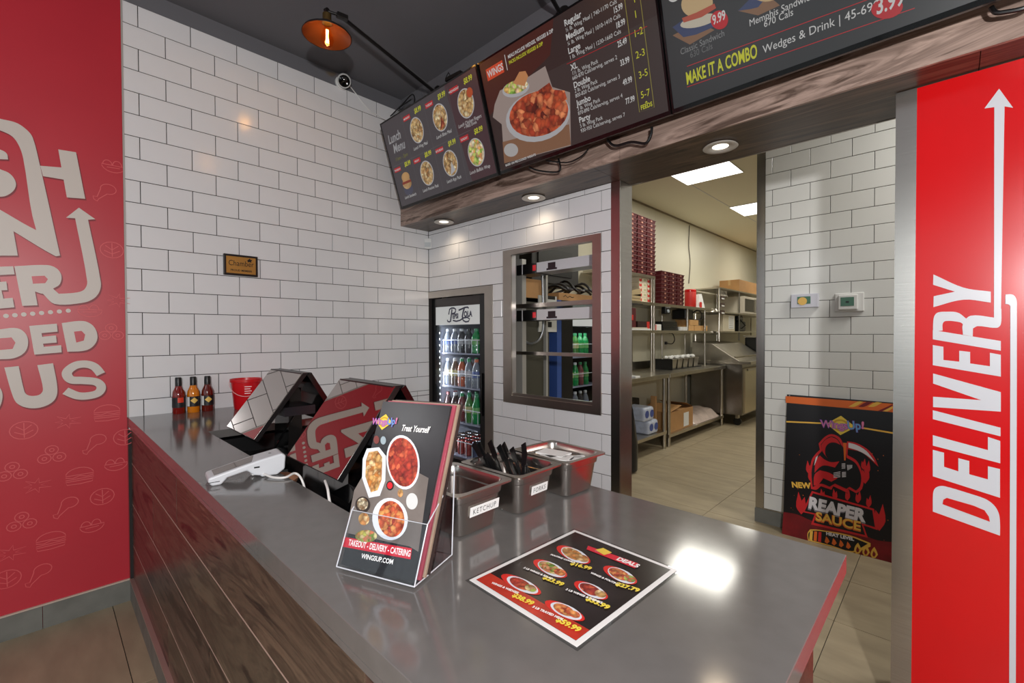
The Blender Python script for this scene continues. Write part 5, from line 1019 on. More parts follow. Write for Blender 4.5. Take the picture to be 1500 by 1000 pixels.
# led strip
MB().box(0.031, 0.046, 0.072, 0.084, 0.40, 1.385).build('led_strip', mat('led_base', srgb(150, 152, 160), 0.4), ck_)
LED = emat('led_white_glow', (0.9, 0.95, 1, 1), 7); me_ = None
for k in range(20):
    o = MB().box(-0.005, 0.005, -0.002, 0.002, -0.006, 0.006).build('led', LED, ck_, world=False) if me_ is None else bpy.data.objects.new('led', me_)
    if me_ is None: me_ = o.data
    else: COL.objects.link(o); o.parent = ck_
    o.location = Vector((0.040, 0.0705, 0.42 + k * 0.048)) - Vector(ck_.location)
lamp('cooler_light', 'AREA', (0.056, 0.080, 0.9), 3.0, (0.9, 0.95, 1), 0.03, rot=(math.radians(90), 0, math.radians(-65)), sizey=0.95)
WIRE = mat('wire_white_coat', srgb(214, 216, 222), 0.35)
SZ = [at(680, 498, 'y', 0.10).z, at(680, 548, 'y', 0.10).z, at(680, 600, 'y', 0.10).z, at(680, 648, 'y', 0.10).z]
for i, zt in enumerate(SZ):
    zs = zt - (0.095 if i < 3 else 0.105)
    MB().box(0.05, CX1 - 0.03, 0.09, 0.66, zs - 0.014, zs - 0.004).build('shelf', mat('shelf_grey', srgb(150, 152, 172), 0.4), ck_)
    MB().tube([(0.05, 0.10, zt), (CX1 - 0.03, 0.10, zt)], 0.0036, 6).build('rack_rail', WIRE, ck_)
    for k in range(9): MB().tube([(0.055 + k * 0.067, 0.10, zt), (0.055 + k * 0.067, 0.10, zs - 0.012)], 0.0030, 5).build('rack_wire', WIRE, ck_)
def bottle_mesh(t, liquid, cap, lab, h=0.215, r=0.030):
    MB().lathe([(r * 0.85, 0.0), (r, 0.006), (r, h * 0.28), (r * 0.92, h * 0.33), (r, h * 0.40), (r, h * 0.62), (r * 0.82, h * 0.74), (r * 0.45, h * 0.87), (r * 0.42, h * 0.91)], (0, 0, 0), 14).build('body', liquid, t, False, True)
    MB().lathe([(r * 1.01, h * 0.36), (r * 1.01, h * 0.58)], (0, 0, 0), 14, capb=False, capt=False).build('label_band', lab, t, False, True)
    MB().lathe([(r * 0.47, h * 0.90), (r * 0.47, h), (r * 0.4, h * 1.005)], (0, 0, 0), 12).build('cap', cap, t, False, True)
def bm(n, c, r=0.12): return mat(n, c, r, coat=0.6)
Lq = dict(clear=bm('drink_clear', srgb(128, 134, 146)), tea=bm('drink_tea', srgb(112, 92, 80)), orange=bm('drink_orange', srgb(190, 96, 66)), cola=bm('drink_cola', srgb(66, 48, 50)), red=bm('drink_red', srgb(120, 58, 62)), lime=bm('drink_lime', srgb(70, 130, 60)), green=bm('drink_green', srgb(24, 140, 74)), dark=bm('drink_dark', srgb(60, 60, 66)))
Cp = dict(white=mat('cap_white', srgb(214, 216, 220), 0.4), green=mat('cap_green', srgb(58, 150, 100), 0.4), orange=mat('cap_orange', srgb(220, 110, 70), 0.4), red=mat('cap_red', srgb(140, 90, 92), 0.4), black=BLACK)
Lb = dict(blue=mat('lab_blue', srgb(96, 112, 170), 0.4), yellow=mat('lab_yellow', srgb(196, 190, 140), 0.4), white=mat('lab_white', srgb(196, 190, 196), 0.4), pink=mat('lab_pink', srgb(200, 150, 156), 0.4), brown=mat('lab_brown', srgb(120, 92, 92), 0.4), grey=mat('lab_grey', srgb(150, 150, 156), 0.4), lgreen=mat('lab_green', srgb(120, 180, 110), 0.4))
rowsB = [('top', [('clear', 'white', 'blue'), ('clear', 'white', 'blue'), ('dark', 'white', 'grey'), ('dark', 'black', 'grey'), ('green', 'green', 'lgreen')]), ('second', [('clear', 'white', 'white'), ('tea', 'white', 'yellow'), ('orange', 'green', 'white'), ('clear', 'green', 'white'), ('clear', 'orange', 'blue')]), ('third', [('cola', 'red', 'brown'), ('cola', 'white', 'brown'), ('red', 'green', 'pink'), ('lime', 'green', 'yellow'), ('green', 'green', 'lgreen')])]
adj = dict(clear='clear bottle', dark='dark bottle', green='bright green bottle', tea='pale tea bottle', orange='orange juice bottle', cola='brown cola bottle', red='red drink bottle', lime='lime green bottle')
ordn = ['first', 'second', 'third', 'fourth', 'fifth']
PXB = [657, 667.5, 677.5, 688, 699]
for i, (rn, bs) in enumerate(rowsB):
    zs = SZ[i] - 0.095 - 0.004
    for j, (lq, cp, lb) in enumerate(bs):
        x = at(PXB[j], 540, 'y', 0.15).x
        src = thing('drink_bottle', '%s, %s from the light strip on the cooler %s shelf' % (adj[lq], ordn[j], rn), 'bottle', (x, 0.145, zs), 0, 'bottles in the tile wall cooler'); bottle_mesh(src, Lq[lq], Cp[cp], Lb[lb], 0.212 if i else 0.185, 0.037 if (i == 0 and j == 4) else 0.0335)
        for k in (1, 2): copy_thing(src, (x, 0.145 + 0.075 * k, zs), 0, '%s, %s from the light strip on the %s shelf, row %s' % (adj[lq], ordn[j], rn, ('behind the front', 'at the back')[k - 1]))
cans = [('silver brown', srgb(110, 92, 84)), ('silver brown', srgb(110, 92, 84)), ('red', srgb(150, 60, 56)), ('red', srgb(168, 58, 50)), ('blue grey', srgb(84, 92, 120))]
ALU = mat('can_top', srgb(200, 202, 206), 0.25, metal=1.0); zs = SZ[3] - 0.105 - 0.004
for j, (cn, cc) in enumerate(cans):
    x = at(PXB[j], 650, 'y', 0.16).x; src = None
    for k in range(4):
        lbk = '%s drink can, %s from the light strip, %s row of the cooler bottom shelf' % (cn, ordn[j], ('front', 'second', 'third', 'rear')[k])
        if src is None:
            src = thing('drink_can', lbk, 'can', (x, 0.15, zs), 0, 'cans in the tile wall cooler')
            MB().lathe([(0.024, 0.0), (0.031, 0.008), (0.031, 0.108), (0.026, 0.118)], (0, 0, 0), 16).build('body', mat('can_' + cn.replace(' ', '_'), cc, 0.25, metal=0.3), src, False, True); MB().lathe([(0.026, 0.118), (0.0265, 0.121), (0.024, 0.121), (0.023, 0.117)], (0, 0, 0), 16).build('lid', ALU, src, False, True)
        else: copy_thing(src, (x, 0.15 + 0.072 * k, zs), 0, lbk)

# ------------------------------------------------------------------ pass-through hatch
ht = thing('hatch_frame', 'brushed steel frame of the pass-through hatch in the tile wall', 'hatch', (1.2, 0.0, 0.88))
ox0, ox1, oz0, oz1 = 0.830, 1.580, 0.877, 1.866; ix0, ix1, iz0, iz1 = 0.905, 1.525, 0.925, 1.832
for a in ((ox0, ix0, oz0, oz1), (ix1, ox1, oz0, oz1)): MB().box(a[0], a[1], -0.008, 0.0, a[2], a[3]).build('flange', STEEL2, ht)
for a in ((ix0, ix1, oz0, iz0), (ix0, ix1, iz1, oz1)): MB().box(a[0], a[1], -0.008, 0.0, a[2], a[3]).build('flange', STEEL2, ht)
LIN = mat('hatch_lining', srgb(206, 204, 204), 0.3, metal=0.8)
for a in ((ix0 - 0.009, ix0, iz0, iz1), (ix1, ix1 + 0.009, iz0, iz1)): MB().box(a[0], a[1], 0.0005, 0.036, a[2], a[3]).build('lining', LIN, ht)
for a in ((ix0, ix1, iz0 - 0.009, iz0), (ix0, ix1, iz1, iz1 + 0.009)): MB().box(a[0], a[1], 0.0005, 0.036, a[2], a[3]).build('lining', STEEL2, ht)
MB().box(ix0, ix1, 0.0, 0.02, iz0, iz0 + 0.018).build('inner_lip', STEEL2, ht)
hz = lambda y, yy=0.15: at(830, y, 'y', yy).z
ws = thing('warming_rack', 'steel warming rack with shelf bars standing behind the hatch', 'rack', (1.16, 0.25, 0.9))
MB().box(0.80, 1.56, 0.14, 0.18, hz(447.5), hz(441)).build('shelf_bar', STEEL2, ws); MB().box(0.80, 1.56, 0.14, 0.18, hz(521.5), hz(516.5)).build('shelf_bar', STEEL2, ws)
MB().box(0.80, 1.56, 0.18, 0.50, hz(446.5), hz(445)).build('wire_shelf', clear('mesh_shelf', (0.55, 0.55, 0.55, 1), 0.1, 0.3), ws)
px0, px1 = at(753.5, 500, 'y', 0.15).x, at(765, 500, 'y', 0.15).x
MB().box(px0, px1, 0.15, 0.19, 0.0, 1.83).build('post', mat('post_steel', srgb(200, 198, 192), 0.35, metal=0.6), ws)
px0, px1 = at(796, 500, 'y', 0.42).x, at(800, 500, 'y', 0.42).x; MB().box(px0, px1, 0.42, 0.44, 0.0, 1.8).build('post', MATS['post_steel'], ws)
MB().box(1.535, 1.56, 0.15, 0.19, 0.0, 1.83).build('post', MATS['post_steel'], ws)
HL = mat('heater_grey', srgb(214, 212, 216), 0.35)
for n, (ya, yb, zt, zb, lb) in enumerate(((379.5, 394.5, 0, 0, 'upper pale grey heat lamp bar with black control end in the hatch'), (451.5, 467.5, 0, 0, 'lower pale grey heat lamp bar with black control end in the hatch'))):
    z1, z0 = hz(ya, 0.16), hz(yb, 0.16); xa, xb, xc = at(757, ya, 'y', 0.13).x, at(786, ya, 'y', 0.13).x, 1.53
    t = thing('heat_lamp', lb, 'heat lamp', ((xb + xc) / 2, 0.19, z0), 0, 'heat lamps in the hatch')
    MB().box(xb, xc, 0.131, 0.27, z0, z1).build('housing', HL, t); MB().box(xa, xb - 0.001, 0.129, 0.27, z0 - 0.004, z1).build('control_end', BLACK, t)
    x = at(765, ya, 'y', 0.128).x; MB().box(x - 0.003, x + 0.003, 0.127, 0.129, z0 - 0.004, z1).build('end_rib', HL, t)
    x = at(782.5, ya, 'y', 0.128).x; MB().box(x - 0.014, x + 0.014, 0.1275, 0.129, (z0 + z1) / 2 - 0.018, (z0 + z1) / 2 + 0.018).build('switch', mat('switch_red', srgb(190, 30, 40), 0.3, emit=0.3), t)
    x = at(808, ya, 'y', 0.13).x; c = (z0 + z1) / 2; MB().box(x - 0.030, x + 0.030, 0.1295, 0.131, c - 0.014, c + 0.02).build('badge', mat('badge_dark', srgb(44, 26, 34), 0.4), t); MB().box(x - 0.042, x + 0.042, 0.1295, 0.131, c - 0.026, c - 0.014).build('badge_base', MATS['badge_dark'], t)
o = MB().tube(smooth([at(766, 497, 'y', 0.30), at(776, 503, 'y', 0.32), at(788, 499, 'y', 0.34), at(795, 486, 'y', 0.36), at(796, 470, 'y', 0.36), at(796, 455, 'y', 0.36), at(795, 420, 'y', 0.36), at(794, 404, 'y', 0.36)]), 0.009, 10).build('flexible_conduit', mat('conduit_grey', srgb(170, 172, 174), 0.3, metal=0.8), None, smooth=True); tag(o, 'looped grey flexible conduit hanging behind the hatch', 'conduit')
t = thing('switch_panel', 'pale metal switch panel on the cooler side seen through the hatch', 'panel', (0.645, 0.5, 1.3))
a, b_ = at(789, 432, 'x', 0.648), at(815, 486, 'x', 0.648); MB().box(0.6405, 0.652, a.y, b_.y, b_.z, a.z).build('plate', mat('plate_grey', srgb(196, 196, 190), 0.4), t)
a, b_ = at(801, 471, 'x', 0.652), at(808, 479, 'x', 0.652); MB().box(0.652, 0.6535, a.y, b_.y, b_.z, a.z).build('slot', BLACK, t)
a, b_ = at(801, 438, 'x', 0.652), at(813, 434, 'x', 0.652); MB().box(0.652, 0.6535, a.y, b_.y, a.z, b_.z).build('slot', BLACK, t)
# second cooler behind the first, facing the kitchen aisle
y0 = at(816, 550, 'x', 0.645).y; y1 = at(823, 550, 'x', 0.645).y; y2 = at(839, 550, 'x', 0.645).y
o = MB().box(0.02, 0.645, y0, y1 - 0.004, 0.0, 1.60).build('blue_divider', mat('divider_blue', srgb(52, 78, 138), 0.35)); tag(o, 'tall blue divider panel between the two coolers', 'divider')
c2 = thing('drinks_cooler', 'black glass-door drinks cooler seen through the hatch, full of green bottles', 'cooler', (0.3, y1 + 0.4, 0))
Y1 = y1 + 0.72
MB().box(0.02, 0.60, y1, y1 + 0.03, 0.0, 1.6).build('side_wall', BLACK, c2); MB().box(0.02, 0.60, Y1 - 0.03, Y1, 0.0, 1.6).build('side_wall', BLACK, c2); MB().box(0.02, 0.05, y1 + 0.03, Y1 - 0.03, 0.0, 1.6).build('back_wall', INN, c2); MB().box(0.05, 0.60, y1 + 0.03, Y1 - 0.03, 0.0, 0.3).build('lower_cabinet', BLACK, c2); MB().box(0.05, 0.60, y1 + 0.03, Y1 - 0.03, 1.57, 1.6).build('top', BLACK, c2)
MB().box(0.602, 0.645, y1, y2, 0.28, 1.6).build('door_frame', BLACK, c2); MB().box(0.602, 0.645, Y1 - 0.06, Y1, 0.28, 1.6).build('door_frame', BLACK, c2); MB().box(0.602, 0.645, y2, Y1 - 0.06, 1.39, 1.6).build('header_sign', mat('sign_face2', srgb(190, 196, 200), 0.4, emit=0.2, ecol=(1, 1, 1, 1)), c2); MB().box(0.602, 0.645, y2, Y1 - 0.06, 0.28, 0.34).build('door_frame', BLACK, c2)
MB().box(0.62, 0.624, y2, Y1 - 0.06, 0.34, 1.39).build('glass', MATS['cooler_glass'], c2)
for z in (1.13, 0.87, 0.61, 0.34): 
    MB().box(0.06, 0.585, y1 + 0.035, Y1 - 0.035, z - 0.02, z - 0.008).build('shelf', MATS['shelf_grey'], c2); MB().tube([(0.59, y2 - 0.05, z + 0.1), (0.59, Y1 - 0.04, z + 0.1)], 0.003, 6).build('rack_rail', WIRE, c2)
lamp('cooler_light', 'AREA', (0.5, (y1 + Y1) / 2, 1.38), 1.2, (0.9, 1, 0.95), 0.3)
src = {}
for lqk, cpk, lbk in (('green', 'green', 'lgreen'), ('lime', 'green', 'yellow'), ('red', 'white', 'pink'), ('orange', 'white', 'white'), ('dark', 'white', 'grey')): pass
combos = [[('dark', 'white', 'grey'), ('dark', 'white', 'grey'), ('lime', 'green', 'yellow'), ('green', 'green', 'lgreen'), ('green', 'green', 'lgreen')], [('dark', 'white', 'white'), ('lime', 'white', 'yellow'), ('green', 'white', 'lgreen'), ('red', 'green', 'pink'), ('green', 'green', 'lgreen')], [('orange', 'white', 'white'), ('orange', 'orange', 'brown'), ('clear', 'white', 'grey'), ('dark', 'white', 'grey'), ('clear', 'white', 'blue')], [('lime', 'green', 'pink'), ('red', 'white', 'pink'), ('red', 'white', 'blue'), ('green', 'green', 'lgreen'), ('green', 'green', 'lgreen')]]
for i, z in enumerate((1.13, 0.87, 0.61, 0.34)):
    for j in range(5):
        lq, cp, lb = combos[i][j]; yy = y2 + 0.02 + j * 0.078
        t = thing('drink_bottle', '%s, %s from the blue divider on the far cooler %s shelf' % (adj[lq], ordn[j], ('top', 'second', 'third', 'bottom')[i]), 'bottle', (0.54, yy, z - 0.008), 0, 'bottles in the far cooler'); bottle_mesh(t, Lq[lq], Cp[cp], Lb[lb], 0.205, 0.032)
# things on top of the coolers
def carton(name, label, x0, x1, ya, yb, za, zb, m=CARD, cat='box', tape=True, rot=0.0, group=None):
    t = thing(name, label, cat, ((x0 + x1) / 2, (ya + yb) / 2, za), rot, group); w, d = (x1 - x0) / 2, (yb - ya) / 2
    MB().box(-w, w, -d, d, 0, zb - za).build('carton_body', m, t, False, bevel=0.002)
    if tape: MB().box(-w * 0.12, w * 0.12, -d - 0.0006, d + 0.0006, (zb - za) * 0.55, zb - za + 0.0006).build('tape', mat('tape_tan', srgb(196, 160, 110), 0.3), t, False)
    return t
a = at(783, 432, 'y', 0.42); b_ = at(812, 412, 'y', 0.42)
carton('cardboard_box', 'tan cardboard box on top of the cooler seen through the hatch', 0.36, 0.60, 0.46, 0.69, 1.5985, 1.75)
a = at(816, 436, 'x', 0.60); b_ = at(862, 428, 'x', 0.60)
t = carton('cardboard_box', 'long flat cardboard box lying on the far cooler, seen through the hatch', 0.25, 0.60, y1 + 0.02, y1 + 0.60, 1.6005, 1.668, tape=False)
P = Panel(t, (0.6003, y1 + 0.06, 1.615), (0, 1, 0), (0, 0, 1), 0.0006); P.stroke([(0.02, 0.02), (0.05, 0.035), (0.08, 0.015), (0.11, 0.03), (0.14, 0.02), (0.17, 0.025)], 0.006, BLACK, 'scribble', 1); P.done()
t = thing('snack_bag', 'crumpled red and white bag on the cooler top behind the hatch', 'bag', (0.50, 0.36, 1.5985))
a = at(770, 424, 'y', 0.45); MB().lathe([(0.02, 0.0), (0.07, 0.01), (0.075, 0.05), (0.05, 0.09), (0.02, 0.11)], (0.50, 0.36, 1.599), 10).build('bag_body', mat('bag_red', srgb(170, 36, 40), 0.4), t, smooth=True); MB().lathe([(0.01, 0.0), (0.03, 0.01), (0.03, 0.05), (0.01, 0.06)], (0.56, 0.425, 1.599), 8).build('white_tuft', WHITE, t, smooth=True)
t = thing('cable_bundle', 'tangle of black cables and hoses above the far cooler', 'cables', (0.3, y1 + 0.45, 1.67))
for k in range(7):
    yy = y1 + 0.05 + 0.09 * k; MB().tube(smooth([(0.30, yy, 1.672 + 0.02 * (k % 2)), (0.42, yy + 0.10, 1.74 + 0.03 * (k % 3)), (0.5, yy + 0.16, 1.72), (0.46, yy + 0.28, 1.70 + 0.03 * (k % 2))]), 0.012, 7).build('hose', (BLACK, mat('hose_grey', srgb(70, 70, 74), 0.3))[k % 2], t, smooth=True)

t = thing('dark_filler', 'dark grey box added above the far cooler to darken the hatch view', 'appliance', (0.3, y1 + 0.4, 1.85)); DKG = mat('filler_dark', srgb(44, 42, 42), 0.45)  # made-up box, put in to darken the view above the far cooler
MB().box(0.004, 0.30, y1 + 0.02, y1 + 0.72, 1.78, 2.45).build('casing', DKG, t, bevel=0.01); MB().box(0.30, 0.31, y1 + 0.1, y1 + 0.6, 1.86, 2.1).build('filler_plate', BLACK, t)
t = thing('dark_crate', 'black box added on the cooler top to darken the view behind the snack bag', 'crate', (0.17, 0.42, 1.5985))  # made-up dark box covering the lit wall over the near cooler
MB().box(0.006, 0.33, 0.16, 0.69, 1.5985, 2.05).build('crate_body', DKG, t, bevel=0.01); MB().box(0.3305, 0.338, 0.25, 0.6, 1.9, 1.95).build('grip', BLACK, t)
# ------------------------------------------------------------------ kitchen shell
kw = structure('wall_kitchen_left', 'cream panelled kitchen wall behind the shelving')
edges = [0.13, 1.4, 2.6, 3.8, 5.0, 6.2, 7.4, 8.9]
for i in range(len(edges) - 1): MB().box(-0.03, -0.001, edges[i] + 0.001, edges[i + 1] - 0.001, 0.0, 3.05).build('wall_panel', KWALL, kw)
MB().box(-0.1, -0.03, 0.13, 9.0, 0, 3.05).build('backing', mat('panel_joint', srgb(150, 140, 122), 0.6), kw)
MB().box(-0.001, 0.008, 0.14, 8.9, 3.03, 3.05).build('cove_strip', mat('cove_grey', srgb(150, 140, 120), 0.6), kw)
ke = MB().box(-0.1, 6.0, 8.9, 9.0, 0, 3.05).build('wall_kitchen_end', KWALL); tag(ke, 'cream far end wall of the kitchen', kind='structure')
cable(smooth([at(1010, 330, 'x', 0.006), at(1009, 360, 'x', 0.008), at(1011, 385, 'x', 0.006), at(1009, 415, 'x', 0.008)]), 'grey cable hanging down the cream kitchen wall', 0.006, mat('cable_grey', srgb(90, 84, 74), 0.5))
PANEL_E = emat('panel_glow', (1.0, 0.97, 0.9, 1), 3.0)
for i, (x, y, z) in enumerate(KIT_L):
    t = thing('ceiling_panel_light', ('square lit ceiling panel just past the doorway soffit', 'square lit ceiling panel farther back in the kitchen', 'lit ceiling panel deep in the kitchen, hidden by the door edge', 'added unseen lit panel behind the side tile wall, nearer one', 'added unseen lit panel behind the side tile wall, farther one')[i], 'light', (x, y, 3.05), 0, 'kitchen ceiling lights')
    MB().box(x - 0.30, x + 0.30, y - 0.31, y + 0.31, 3.043, 3.0495).build('diffuser', PANEL_E, t)
    for (a, b_, c, d) in ((-0.305, 0.305, -0.315, -0.31), (-0.305, 0.305, 0.31, 0.315), (-0.305, -0.30, -0.31, 0.31), (0.30, 0.305, -0.31, 0.31)): MB().box(x + a, x + b_, y + c, y + d, 3.041, 3.0495).build('frame_edge', WHITE, t)
MB().box(0.762, 0.772, 3.1, 8.8, 3.046, 3.05).build('ceiling_seam', WHITE, ck)

# ------------------------------------------------------------------ work tables and overshelves
SST = mat('kitchen_steel', srgb(196, 190, 178), 0.28, metal=1.0, var=0.08)
def table(ya, yb, label, zs, xf=0.60, zt=0.862):
    t = thing('work_table', label, 'table', (0.3, (ya + yb) / 2, 0), 0, 'steel work tables along the kitchen wall')
    MB().box(0.01, xf + 0.02, ya, yb, zt - 0.045, zt).build('top', SST, t, bevel=0.004); MB().box(0.01, 0.022, ya, yb, zt, zt + 0.10).build('upstand', SST, t)
    for x in (0.06, xf - 0.02):
        for y in (ya + 0.05, yb - 0.05): MB().tube([(x, y, 0.0), (x, y, zt - 0.045)], 0.021, 12).build('leg', SST, t, smooth=True)
    MB().box(0.04, xf, ya + 0.02, yb - 0.02, zs - 0.035, zs).build('undershelf', SST, t)
table(2.03, 2.905, 'steel work table nearest the doorway with towel packs on its lower shelf', 0.205)
table(2.925, 4.73, 'steel work table farther back with a cardboard box on its lower shelf', 0.145)
ov = thing('overshelf', 'double-deck steel overshelf above the work tables', 'shelf', (0.18, 3.4, 0.862))
for z in (1.365, 1.70): MB().box(0.02, 0.35, 2.05, 4.98, z - 0.035, z).build('shelf_board', SST, ov)
MB().box(0.02, 0.35, 2.05, 3.10, 1.99, 2.022).build('shelf_board', SST, ov)
for y, z, zb_ in ((3.03, 1.99, 0.863), (3.09, 1.99, 0.863), (4.07, 1.665, 1.366), (4.69, 1.665, 0.863), (2.10, 1.99, 0.863)): MB().tube([(0.335, y, zb_), (0.335, y, z)], 0.016, 10).build('post', SST, ov, smooth=True)
for y in (3.06, 3.9, 4.66): MB().tube([(0.05, y, 0.863), (0.05, y, 1.665)], 0.014, 10).build('post', SST, ov, smooth=True)

# takeout boxes: maroon folded trays in stacks
MAR = mat('maroon_board', srgb(82, 12, 22), 0.5, var=0.25); MARE = mat('maroon_edge', srgb(70, 14, 24), 0.5); LOGO = mat('box_logo', srgb(176, 120, 104), 0.5); FOLD = mat('box_fold', srgb(108, 58, 62), 0.5)
def traybox(label, y, z, grp):
    t = thing('takeout_box', label, 'box', (0.22, y, z), 0, grp); d, h, w = 0.108, 0.050, 0.11
    MB().add([(-w * 0.9, -d * 0.9, 0), (w * 0.9, -d * 0.9, 0), (w * 0.9, d * 0.9, 0), (-w * 0.9, d * 0.9, 0), (-w, -d, h), (w, -d, h), (w, d, h), (-w, d, h)], [(0, 3, 2, 1), (4, 5, 6, 7), (0, 1, 5, 4), (1, 2, 6, 5), (2, 3, 7, 6), (3, 0, 4, 7)]).build('tray', MAR, t, False)
    MB().box(-w - 0.002, w + 0.004, -d - 0.002, d + 0.002, h - 0.006, h).build('rim', FOLD, t, False)
    MB().add([(w * 0.965 + 0.0015, -0.022, 0.022), (w * 0.972 + 0.0015, 0.022, 0.022), (w * 0.985 + 0.0015, 0.018, 0.042), (w * 0.985 + 0.0015, -0.018, 0.042)], [(0, 1, 2, 3)]).build('logo', LOGO, t, False)
    return t
ORD = ['bottom', 'second', 'third', 'fourth', 'fifth', 'sixth', 'seventh', 'eighth', 'ninth', 'tenth', 'eleventh', 'twelfth', 'top']
COLN = ('nearest', 'middle', 'farthest')
def rank(k, n): return 'topmost' if k == n - 1 else ('lowest' if k == 0 else ORD[k] + ' from the bottom')
src = None
for c in range(3):
    for k in range(13):
        lb = 'maroon takeout box, %s in the %s column of the tall shelf-top stack' % (rank(k, 13), COLN[c]); y = 2.58 + c * 0.228; z = 2.023 + k * 0.0525
        if src is None: src = traybox(lb, y, z, 'maroon boxes in the tall stack')
        else: copy_thing(src, (0.22, y, z), 0, lb)
for c, n in enumerate((8, 8, 8)):
    for k in range(n): copy_thing(src, (0.215, 3.42 + c * 0.232, 1.701 + k * 0.0525), 0, 'maroon takeout box, %s in the %s column beside the red canister' % (rank(k, n), COLN[c]), 'maroon boxes in the lower stack')
# red and white fry cartons
FRY = mat('fry_white', srgb(226, 214, 190), 0.5); FRR = mat('fry_red', srgb(206, 46, 40), 0.5)
src = None
for c in range(2):
    for k in range(5):
        lb = 'red and white fry carton, %s in the %s column of the pile' % (rank(k, 5), ('nearer', 'farther')[c]); loc = (0.222, 2.86 + c * 0.20, 1.701 + k * 0.058 + c * 0.0)
        if src is None:
            src = thing('fry_carton', lb, 'carton', loc, 0, 'fry cartons on the shelf'); MB().box(-0.09, 0.09, -0.095, 0.095, 0, 0.056).build('sleeve', FRY, src, False); MB().add([(0.0906, -0.09, 0.008), (0.0906, -0.03, 0.008), (0.0906, -0.03, 0.05), (0.0906, -0.06, 0.03), (0.0906, -0.09, 0.05)], [(0, 1, 2, 3, 4)]).build('red_mark', FRR, src, False); MB().box(0.0901, 0.0908, 0.02, 0.075, 0.016, 0.04).build('print', mat('fry_green', srgb(190, 190, 150), 0.5), src, False)
        else: copy_thing(src, loc, 0, lb)
t = thing('carton_flat', 'slanted tan carton flats beside the fry cartons', 'carton', (0.2, 2.60, 1.7005))
for k in range(3): MB().add([(0.08, 2.50, 1.702 + 0.03 * k), (0.34, 2.50, 1.702 + 0.03 * k), (0.34, 2.755, 1.702 + 0.03 * k), (0.08, 2.755, 1.702 + 0.03 * k), (0.08, 2.50, 1.727 + 0.03 * k), (0.34, 2.50, 1.727 + 0.03 * k), (0.34, 2.755, 1.727 + 0.06 * k), (0.08, 2.755, 1.727 + 0.06 * k)], [(0, 3, 2, 1), (4, 5, 6, 7), (0, 1, 5, 4), (1, 2, 6, 5), (2, 3, 7, 6), (3, 0, 4, 7)]).build('flat', mat('flat_tan', srgb(170, 150, 112), 0.7), t)
t = thing('canister', 'tall red canister at the end of the upper shelf', 'canister', (0.28, 4.32, 1.7))
MB().lathe([(0.075, 0), (0.078, 0.005), (0.078, 0.24), (0.07, 0.25)], (0.28, 4.30, 1.7005), 20).build('body', FRR, t, smooth=True); MB().lathe([(0.079, 0.215), (0.080, 0.235)], (0.28, 4.30, 1.7005), 20, capb=False, capt=False).build('rim_band', REDD, t, smooth=True)
t = thing('paper_bag', 'white and red paper bag beside the red canister', 'bag', (0.27, 4.55, 1.7))
MB().add([(0.2, 4.45, 1.701), (0.34, 4.45, 1.701), (0.34, 4.68, 1.701), (0.2, 4.68, 1.701), (0.26, 4.56, 1.90), (0.30, 4.56, 1.90), (0.30, 4.66, 1.91), (0.26, 4.66, 1.91)], [(0, 3, 2, 1), (4, 5, 6, 7), (0, 1, 5, 4), (1, 2, 6, 5), (2, 3, 7, 6), (3, 0, 4, 7)]).build('bag_body', WHITE, t); MB().box(0.3405, 0.343, 4.48, 4.56, 1.703, 1.78).build('red_print', FRR, t)
# lower deck goods
t = thing('red_carton', 'dark red carton on the middle shelf next to the doorway edge', 'carton', (0.2, 2.5, 1.366)); MB().box(0.10, 0.33, 2.35, 2.66, 1.3655, 1.62).build('carton_body', MAR, t, bevel=0.004); MB().box(0.12, 0.3306, 2.40, 2.60, 1.48, 1.54).build('label_patch', FRR, t)
t = thing('red_carton', 'small black and red carton lying low on the middle shelf', 'carton', (0.24, 2.85, 1.366)); MB().box(0.12, 0.33, 2.70, 2.99, 1.3655, 1.47).build('carton_body', mat('carton_dark', srgb(46, 22, 24), 0.5), t); MB().box(0.3301, 0.3312, 2.92, 2.988, 1.367, 1.468).build('red_end', FRR, t)
t = thing('paper_stack', 'flattened white paper stack on the middle shelf edge', 'paper', (0.22, 2.75, 1.366)); MB().box(0.331, 0.349, 2.35, 2.98, 1.3655, 1.385).build('sheets', WHITE, t); MB().box(0.331, 0.349, 2.55, 2.90, 1.385, 1.398).build('sheets', mat('paper_grey', srgb(190, 180, 165), 0.7), t)
t = thing('black_trays', 'stack of black plastic trays on the middle shelf', 'tray', (0.2, 3.6, 1.366))
for k in range(6): MB().box(0.08 + 0.004 * k, 0.32 - 0.004 * k, 3.38, 3.82, 1.3655 + k * 0.02, 1.3655 + k * 0.02 + 0.017).build('tray', BLACK, t)
t = thing('paper_cup_box', 'small white box with pink end on the middle shelf', 'box', (0.28, 3.2, 1.366)); MB().box(0.20, 0.33, 3.13, 3.30, 1.3655, 1.44).build('carton_body', WHITE, t, bevel=0.003); MB().box(0.3301, 0.3312, 3.13, 3.17, 1.37, 1.435).build('pink_end', mat('pink_end', srgb(210, 120, 120), 0.5), t)
for i, (y0, y1_, z, lb) in enumerate(((4.12, 4.36, 0.0, 'kraft paper box at the near end of the pile on the middle shelf'), (4.38, 4.62, 0.0, 'kraft paper box beside the near one on the middle shelf'), (4.22, 4.52, 0.078, 'kraft paper box topping the pile on the middle shelf'), (4.64, 4.86, 0.0, 'kraft paper box at the far end of the middle shelf'))): carton('kraft_box', lb, 0.10, 0.31, y0, y1_, 1.3655 + z, 1.3655 + z + 0.075, mat('kraft', srgb(190, 146, 92), 0.8), group='kraft boxes on the middle shelf')
